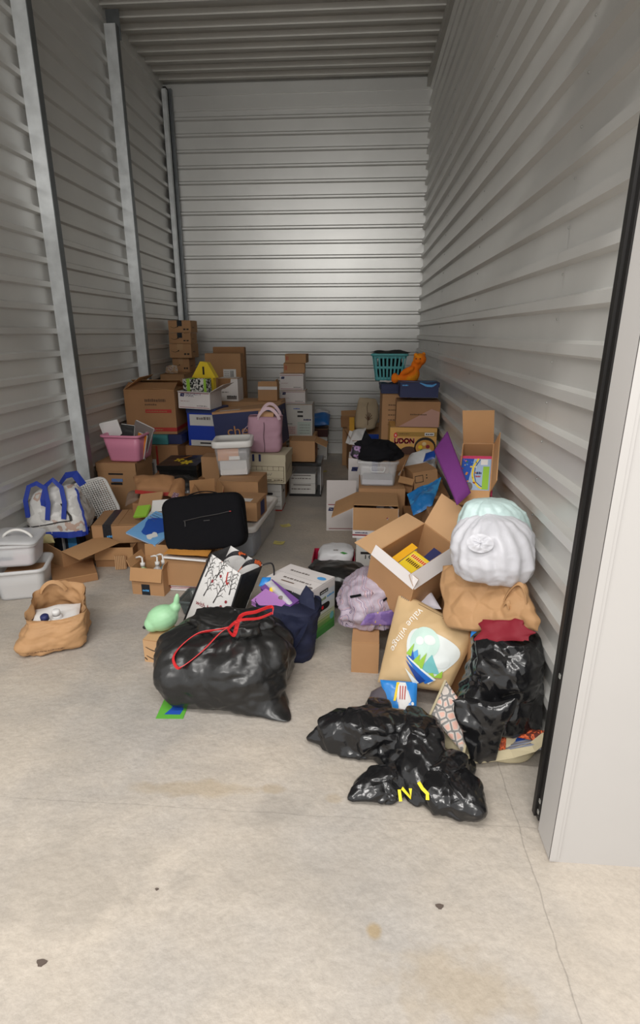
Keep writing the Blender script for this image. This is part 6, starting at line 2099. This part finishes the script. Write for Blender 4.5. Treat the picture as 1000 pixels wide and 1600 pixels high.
# navy tote with purple packs
t = thing('tote_bag', 'navy blue cloth tote beside the big trash bag', 'bag', (-0.360, 2.51, 0.0), (0, R(4), R(-14)))
NV = mat('navy_cloth', srgb(24, 30, 58), 0.8, bump=0.15, bscale=60)
mb = MB()
PN = soft(mb, [(0, 0, 0.004, 0.10, 0.08, 0), (0, 0, 0.02, 0.125, 0.105, 0), (0, 0, 0.10, 0.14, 0.115, 0), (0.005, 0, 0.20, 0.15, 0.12, 0), (0.01, 0.01, 0.275, 0.155, 0.12, 0)], NV, 72, 40, 0.04, 0.015, 0.002, seed=61, sq=2.8, open_top=True, zmin=0.004, xmax=9)
mb.build('body', t, True)
mb = MB()
soft(mb, [(0.01, 0.01, 0.275, 0.151, 0.116, 0), (0.005, 0, 0.20, 0.142, 0.112, 0), (0, 0, 0.12, 0.13, 0.10, 0)], NV, 60, 8, 0.04, 0.015, 0.002, seed=61, sq=2.8, open_top=True, xmax=9)
mb.build('lining', t, True)
mb = MB()
Pad((0.02, 0.02, 0.24), (0.165, -0.04, 0.25), (0.11, 0.08, 0.325), (0.06, 0.10, 0.35), 0.012, nz=0.012, seed=62, xmax=9).mesh(mb, NV, 20, 20)
mb.build('raised_edge', t, True)
MB().ribbon(seg([V((0.135, -0.075, 0.26)), V((0.115, -0.12, 0.18)), V((0.06, -0.135, 0.09)), V((-0.02, -0.13, 0.055)), V((-0.07, -0.13, 0.09))]), 0.03, NV, (0.6, 0, 0.7), 0.004).build('handle', t)
PURP = mat('lavender_pack', srgb(176, 124, 190), 0.35)
slab('packet', 'lavender flat pack leaning out of the navy tote', 'packet', (-0.532,2.500,0.290), (-0.401,2.420,0.265), (-0.482,2.600,0.316), 0.03, PURP, PURP)
slab('packet', 'violet flat pack in the middle of the navy tote', 'packet', (-0.502,2.600,0.315), (-0.342,2.460,0.267), (-0.449,2.660,0.341), 0.02, mat('violet_pack', srgb(110, 72, 140), 0.4), MATS['violet_pack'])
mb = MB()
Pad((-0.478,2.620,0.329), (-0.331,2.480,0.264), (-0.307,2.500,0.276), (-0.446,2.640,0.343), 0.045, nz=0.006, seed=63).mesh(mb, CLEARW, 24, 12)
t = mb.build('clear_package', None, True)
tag(t, 'clear plastic package with yellow toy in the navy tote', 'packet')
mb = MB()
ell(mb, (-0.432,2.585,0.310), (0.018, 0.014, 0.02), YEL, n=12)
mb.build('yellow_toy', t, True)
mb = MB()
ell(mb, (-0.374,2.530,0.292), (0.022, 0.014, 0.016), INKG, n=12)
mb.build('grey_toy', t, True)
mb = MB()
Pad((-0.515,2.630,0.308), (-0.458,2.620,0.307), (-0.451,2.670,0.344), (-0.500,2.670,0.342), 0.02, nz=0.008, seed=64).mesh(mb, SN, 12, 12)
tag(mb.build('blue_packet', None, True), 'small sky blue packet at the left edge of the navy tote', 'packet')

# black boxy bag and crimson box
mb = MB()
soft(mb, [(-0.10, 3.12, 0.004, 0.13, 0.10, -12), (-0.10, 3.12, 0.02, 0.165, 0.13, -12), (-0.10, 3.13, 0.12, 0.165, 0.13, -12), (-0.10, 3.14, 0.19, 0.15, 0.12, -12), (-0.09, 3.14, 0.215, 0.09, 0.07, -12), (-0.09, 3.14, 0.222, 0.01, 0.01, 0)], BLACKM, 96, 50, 0.02, 0.010, 0.002, seed=66, sq=5)
t = mb.build('black_plastic_bag', None, True)
tag(t, 'boxy black plastic bag behind the green based carton', 'bag')
mb = MB()
Pad((-0.30, 3.16, 0.19), (-0.18, 3.02, 0.17), (-0.10, 3.14, 0.215), (-0.26, 3.28, 0.20), 0.008, nz=0.01, seed=67).mesh(mb, BLACKM, 16, 16)
Pad((0.02, 3.02, 0.20), (0.09, 3.04, 0.02), (0.08, 3.10, 0.02), (0.03, 3.12, 0.20), 0.008, nz=0.01, seed=68).mesh(mb, BLACKM, 16, 16)
mb.build('loose_edge', t, True)
t = carton('crimson_box', 'crimson red open box holding a white bag behind black one', -0.292,-0.004,0.005,0.201,3.360, 0.24, z0=0.0, z1=0.145, out=REDB, inn=REDB, flaps={})
mb = MB()
PW = soft(mb, [(-0.14, 3.48, 0.02, 0.08, 0.06, 0), (-0.14, 3.48, 0.04, 0.115, 0.095, 0), (-0.14, 3.48, 0.13, 0.115, 0.095, 0), (-0.13, 3.49, 0.185, 0.105, 0.085, 0), (-0.13, 3.50, 0.205, 0.06, 0.05, 0), (-0.13, 3.50, 0.21, 0.01, 0.01, 0)], MATS['white_plastic_film'], 64, 36, 0.014, 0.008, 0.002, seed=69, sq=3.5, zmin=0.012)
t = mb.build('grocery_bag', None, True)
tag(t, 'white printed grocery bag stuffed in the crimson box', 'bag')
MB().stroke(lambda a, b: PW(a, b) + V((0, -0.005, 0.006)), [(0.72, 0.72), (0.74, 0.74), (0.77, 0.73)], 0.03, INKG).stroke(lambda a, b: PW(a, b) + V((0, -0.005, 0.006)), [(0.80, 0.62), (0.83, 0.64)], 0.06, GREENP).build('print', t)

# halloween bag
def lerp(a, b, k):
    return V(a).lerp(V(b), k)


TL, TR, BR_, BL_ = V((-0.788, 2.72, 0.452)), V((-0.600, 2.62, 0.377)), V((-0.656, 2.58, 0.191)), V((-0.883, 2.66, 0.218))
BR_ = lerp(TR, BR_, 1.9)
BL_ = lerp(TL, BL_, 1.75)
BR_.z, BL_.z = max(BR_.z, 0.02), max(BL_.z, 0.02)
nrm = (TR - TL).cross(BL_ - TL).normalized()
if nrm.y > 0:
    nrm = -nrm
back = -nrm * 0.17
t = thing('gift_bag', 'white halloween tote printed with bare trees and black trim', 'bag', (0, 0, 0))
HW = mat('white_woven', srgb(222, 220, 218), 0.5, bump=0.1, bscale=20)
PH = Pad(BL_, BR_, TR, TL, 0.012, bulge=0.012, nz=0.008, ns=6, fine=0.001, seed=71, edge=0.3)
mb = MB()
PH.mesh(mb, HW, 30, 30)
mb.build('front_panel', t, True)
TLb, TRb = TL + back + V((0.02, 0, 0.05)), TR + back + V((0.03, 0, 0.055))
BLb, BRb = BL_ + back, BR_ + back
BLb.z, BRb.z = 0.02, 0.02
mb = MB()
Pad(BLb, BRb, TRb, TLb, 0.01, nz=0.012, ns=6, seed=72, edge=0.3).mesh(mb, HW, 24, 24)
mb.build('back_panel', t, True)
BLK = mat('black_printed_gusset', srgb(26, 25, 28), 0.5)
mb = MB()
Pad(BR_, BRb, TRb, TR, 0.008, bulge=-0.02, nz=0.012, ns=8, seed=73, edge=0.3, toward=(1, 2, 0.3)).mesh(mb, BLK, 20, 24)
Pad(BLb, BL_, TL, TLb, 0.008, bulge=-0.02, nz=0.012, ns=8, seed=74, edge=0.3).mesh(mb, BLK, 20, 24)
mb.build('gusset', t, True)
MB().poly([BL_, BR_, BRb, BLb], HW).build('base_panel', t)
MB().tube([TL, lerp(TL, BL_, 0.5) + nrm * 0.004, BL_], 0.006, BLK, 6).tube([TR, lerp(TR, BR_, 0.5) + nrm * 0.004, BR_], 0.006, BLK, 6).build('piping', t)
mb = MB()
fh = lambda u, v: PH.at(u, v) + PH.n * 0.001
rn = random.Random(3)


def tree(x, y_, s, lean):
    tr = [(x, y_), (x + lean * 0.3 * s, y_ + 0.3 * s), (x + lean * s, y_ + s)]
    mb.stroke(fh, tr, [0.026, 0.016, 0.006], INK)
    for k in range(7):
        q = 0.25 + 0.11 * k
        bx, by = x + lean * q * s, y_ + q * s
        sd = -1 if k % 2 else 1
        ex, ey = bx + sd * 0.26 * s * rn.uniform(0.8, 1.4), by + 0.30 * s * rn.uniform(0.7, 1.4)
        mb.stroke(fh, [(bx, by), ((bx + ex) / 2 + sd * 0.03, (by + ey) / 2), (ex, ey)], [0.009, 0.007, 0.004], INK)
        mb.stroke(fh, [((bx + ex) / 2 + sd * 0.03, (by + ey) / 2), (ex + sd * 0.05, by + 0.1 * s)], [0.008, 0.004], INK)


tree(0.26, 0.50, 0.32, 0.3)
tree(0.56, 0.47, 0.36, 0.3)
tree(0.40, 0.78, 0.26, 0.2)
tree(0.86, 0.66, 0.30, -0.2)
tree(0.10, 0.72, 0.26, 0.1)
mb.build('tree_print', t)
mb = MB()
mb.text('with boos', fh, 0.12, 0.36, 0.085, MAROON, fit=0.62)
mb.stroke(fh, [(0.64, 0.93), (0.66, 0.86), (0.69, 0.80), (0.73, 0.78), (0.75, 0.81)], 0.03, REDP)
for a, b in ((0.34, 0.72), (0.84, 0.55), (0.76, 0.46), (0.50, 0.83)):
    mb.fan(fh, el(a, b, 0.03, 0.022, 10), MAROON, 2)
mb.build('lettering', t)
orb = ramp_mat('halloween_webbing', 'noise', 30, [(0, srgb(40, 38, 42)), (0.55, srgb(206, 92, 40)), (0.66, srgb(60, 56, 58))])
MB().ribbon(arc(lerp(TL, TR, 0.3) + V((0, 0, -0.03)), lerp(TL, TR, 0.62) + back * 0.7 + V((0.03, 0, 0.05)), 0.05, bow=(0.1, -0.1, 1)), 0.026, orb, (0.3, 0.6, 0.3), 0.003).build('handle', t)
MB().ribbon(arc(lerp(TL, TR, 0.80) + V((0, 0, -0.03)), lerp(TL, TR, 1.05) + back * 0.8 + V((0.03, 0, 0.06)), 0.05, bow=(0.1, -0.1, 1)), 0.026, orb, (0.3, 0.6, 0.3), 0.003).build('handle', t)
MB().tube(seg([TRb, TRb + V((0.05, 0.02, 0.0)), TRb + V((0.06, 0.01, -0.07)), TRb + V((0.02, 0, -0.12))]), 0.005, BLK, 6).build('cord', t)
MB().poly([lerp(TR, BR_, 0.35) + V((0.012, 0.05, 0)), lerp(TR, BR_, 0.47) + V((0.012, 0.06, 0)), lerp(TR, BR_, 0.45) + V((0.016, 0.10, 0.0)), lerp(TR, BR_, 0.33) + V((0.016, 0.09, 0))], ORAN).build('orange_patch', t)

# mint toy, smile carton and dark tray behind the big trash bag
carton('shipping_carton', 'small pale carton with smile arrows under the mint toy', -1.065, -0.93, 0, 0, 2.34, 0.16, rz=-10, z0=0.0, z1=0.125, out=CL, prints=lambda mb, fr, w, d, h: (smile(mb, fr['F'], .1 * w, .7 * h, .8 * w), smile(mb, fr['F'], .1 * w, .3 * h, .8 * w), mb.stroke(fr['F'], [(.02 * w, .2 * h), (.12 * w, .1 * h)], .006, INK)))
t = thing('mint_toy', 'mint green rounded toy with fin beside the big trash bag', 'toy', (-0.985, 2.44, 0.135))
MG = mat('mint_plastic', srgb(164, 214, 168), 0.45)
mb = MB()
for c_, r_, rot in (((0, 0, 0.07), (0.085, 0.07, 0.068), -20), ((0.055, 0.03, 0.11), (0.04, 0.03, 0.03), -45), ((0.07, 0.03, 0.15), (0.016, 0.014, 0.05), 12), ((-0.045, -0.02, 0.045), (0.045, 0.045, 0.042), 0)):
    ell(mb, c_, r_, MG, rot)
b = mb.build('body', t, True)
rm = b.modifiers.new('one_skin', 'REMESH')
rm.mode = 'VOXEL'
rm.voxel_size = 0.007
rm.use_smooth_shade = True
m2 = MB()
ell(m2, (-0.078, -0.048, 0.038), (0.012, 0.008, 0.009), INK, n=10)
m2.build('eye', t, True)
t = thing('plastic_tray', 'dark clear plastic tray between mint toy and halloween tote', 'tray', (-0.93, 2.90, 0.0), (0, 0, R(-6)))
tub_parts(t, 0.20, 0.18, 0.10, 0.8, clear_mat('smoky_plastic', (0.10, 0.12, 0.12), 0.7, 0.2), rim=0.006, r=0.02)

# ---------------- paper grocery bag at the left edge
t = thing('paper_bag', 'open brown paper grocery bag on floor at left edge', 'bag', (-1.625, 2.53, 0.0), (0, R(0), R(22)))
mb = MB()
PG = soft(mb, [(0.0, 0, 0.004, 0.14, 0.13, 0), (0, 0, 0.02, 0.170, 0.16, 0), (0, 0, 0.08, 0.172, 0.16, 0), (0.02, 0.0, 0.16, 0.15, 0.14, 0), (0.03, 0.02, 0.225, 0.150, 0.135, 0)], KR, 96, 56, 0.05, 0.008, 0.002, s=(5, 10, 30), seed=81, sq=4.5, fac=0.030, fs=8, rimtilt=0.055, open_top=True, xmax=9)
mb.build('body', t, True)
mb = MB()
soft(mb, [(0.0, 0.0, 0.10, 0.15, 0.14, 0), (0.02, 0, 0.16, 0.14, 0.13, 0), (0.03, 0.02, 0.2255, 0.147, 0.132, 0)], KR, 96, 30, 0.05, 0.008, 0.002, s=(5, 10, 30), seed=81, sq=4.5, fac=0.030, fs=8, rimtilt=0.055, open_top=True, xmax=9)
mb.build('lining', t, True)
mb = MB()
mb.scribble(lambda a, b: PG(a, b) + V((0, -0.006, 0)), 0.66, 0.80, 0.34, 0.02, INKB, 10)
mb.build('lettering', t)
MB().ribbon(arc((-0.07, 0.12, 0.23), (0.06, 0.12, 0.23), 0.06), 0.02, KR, (0, 0.4, 1), 0.003).build('handle', t)
mb = MB()
Pad((-0.10, -0.10, 0.135), (0.13, -0.10, 0.135), (0.13, 0.09, 0.15), (-0.10, 0.09, 0.15), 0.06, nz=0.02, ns=10, seed=82, xmax=9, toward=(0, 0, 9)).mesh(mb, PAPER, 20, 16)
o = mb.build('contents', t, True)
for k, (x_, y_, m_, lb) in enumerate(((0.03, -0.05, PAPER, 'white capped bottle in the paper grocery bag'), (-0.02, -0.09, NAVYP, 'blue capped bottle in the paper grocery bag'))):
    q = thing('bottle', lb, 'bottle', V((-1.625, 2.53, 0.12)) + Matrix.Rotation(R(22), 3, 'Z') @ V((x_, y_, 0)), (R(10), 0, 0), group='bottles in the grocery bag')
    n = 16
    rg = lambda r_, zz: [(r_ * math.cos(2 * math.pi * a / n), r_ * math.sin(2 * math.pi * a / n), zz) for a in range(n)]
    MB().rings([rg(0.025, 0), rg(0.025, 0.05), rg(0.018, 0.06)], PAPER).build('body', q, True)
    MB().rings([rg(0.021, 0.058), rg(0.021, 0.08), rg(0.016, 0.086)], m_).build('cap', q, True)

# ---------------- bits on the floor
for p, rz__, lb in (((-0.412,6.430,0.000), 10, 'yellow sticky note farthest up the aisle floor'), ((-0.614,4.450,-0.000), 24, 'yellow sticky note in the aisle beside the white file box'), ((-0.611,4.038,0.000), -6, 'yellow sticky note nearest on the aisle floor')):
    o = thing('sticky_note', lb, 'note', (p[0], p[1], 0.002), (0, 0, R(rz__)), group='sticky notes on the aisle floor')
    MB().grid(lambda u, v: ((u - 0.5) * 0.085, (v - 0.5) * 0.07, 0.006 * (2 * u - 1) ** 2 + 0.001), 6, 2, mat('yellow_note', srgb(214, 202, 118), 0.7)).build('sheet', o)
    MB().scribble(flat((-0.02, 0, 0.0034), (1, 0, 0), (0, 1, 0)), 0, 0.04, 0, 0.008, INKG, 3).build('writing', o)
for p, q, lb in (((0.269,1.182,0.000), 0.011, 'small dark chip of debris on floor right of centre'), ((-0.813,0.955,0.000), 0.013, 'small dark chip of debris on floor at lower left'), ((-0.577,1.175,0.000), 0.005, 'tiny dark chip on floor left of centre')):
    mb = MB()
    mb.rings([[(q * math.cos(a) * (1 + 0.4 * math.sin(3 * a)), 0.7 * q * math.sin(a), z_) for a in [k * math.pi / 5 for k in range(10)]] for z_ in (0, 0.003)], mat('debris', srgb(92, 80, 72), 0.8))
    o = mb.build('debris_chip')
    o.location = (p[0], p[1], 0.0005)
    tag(o, lb, 'debris', 'chips of debris on the floor')
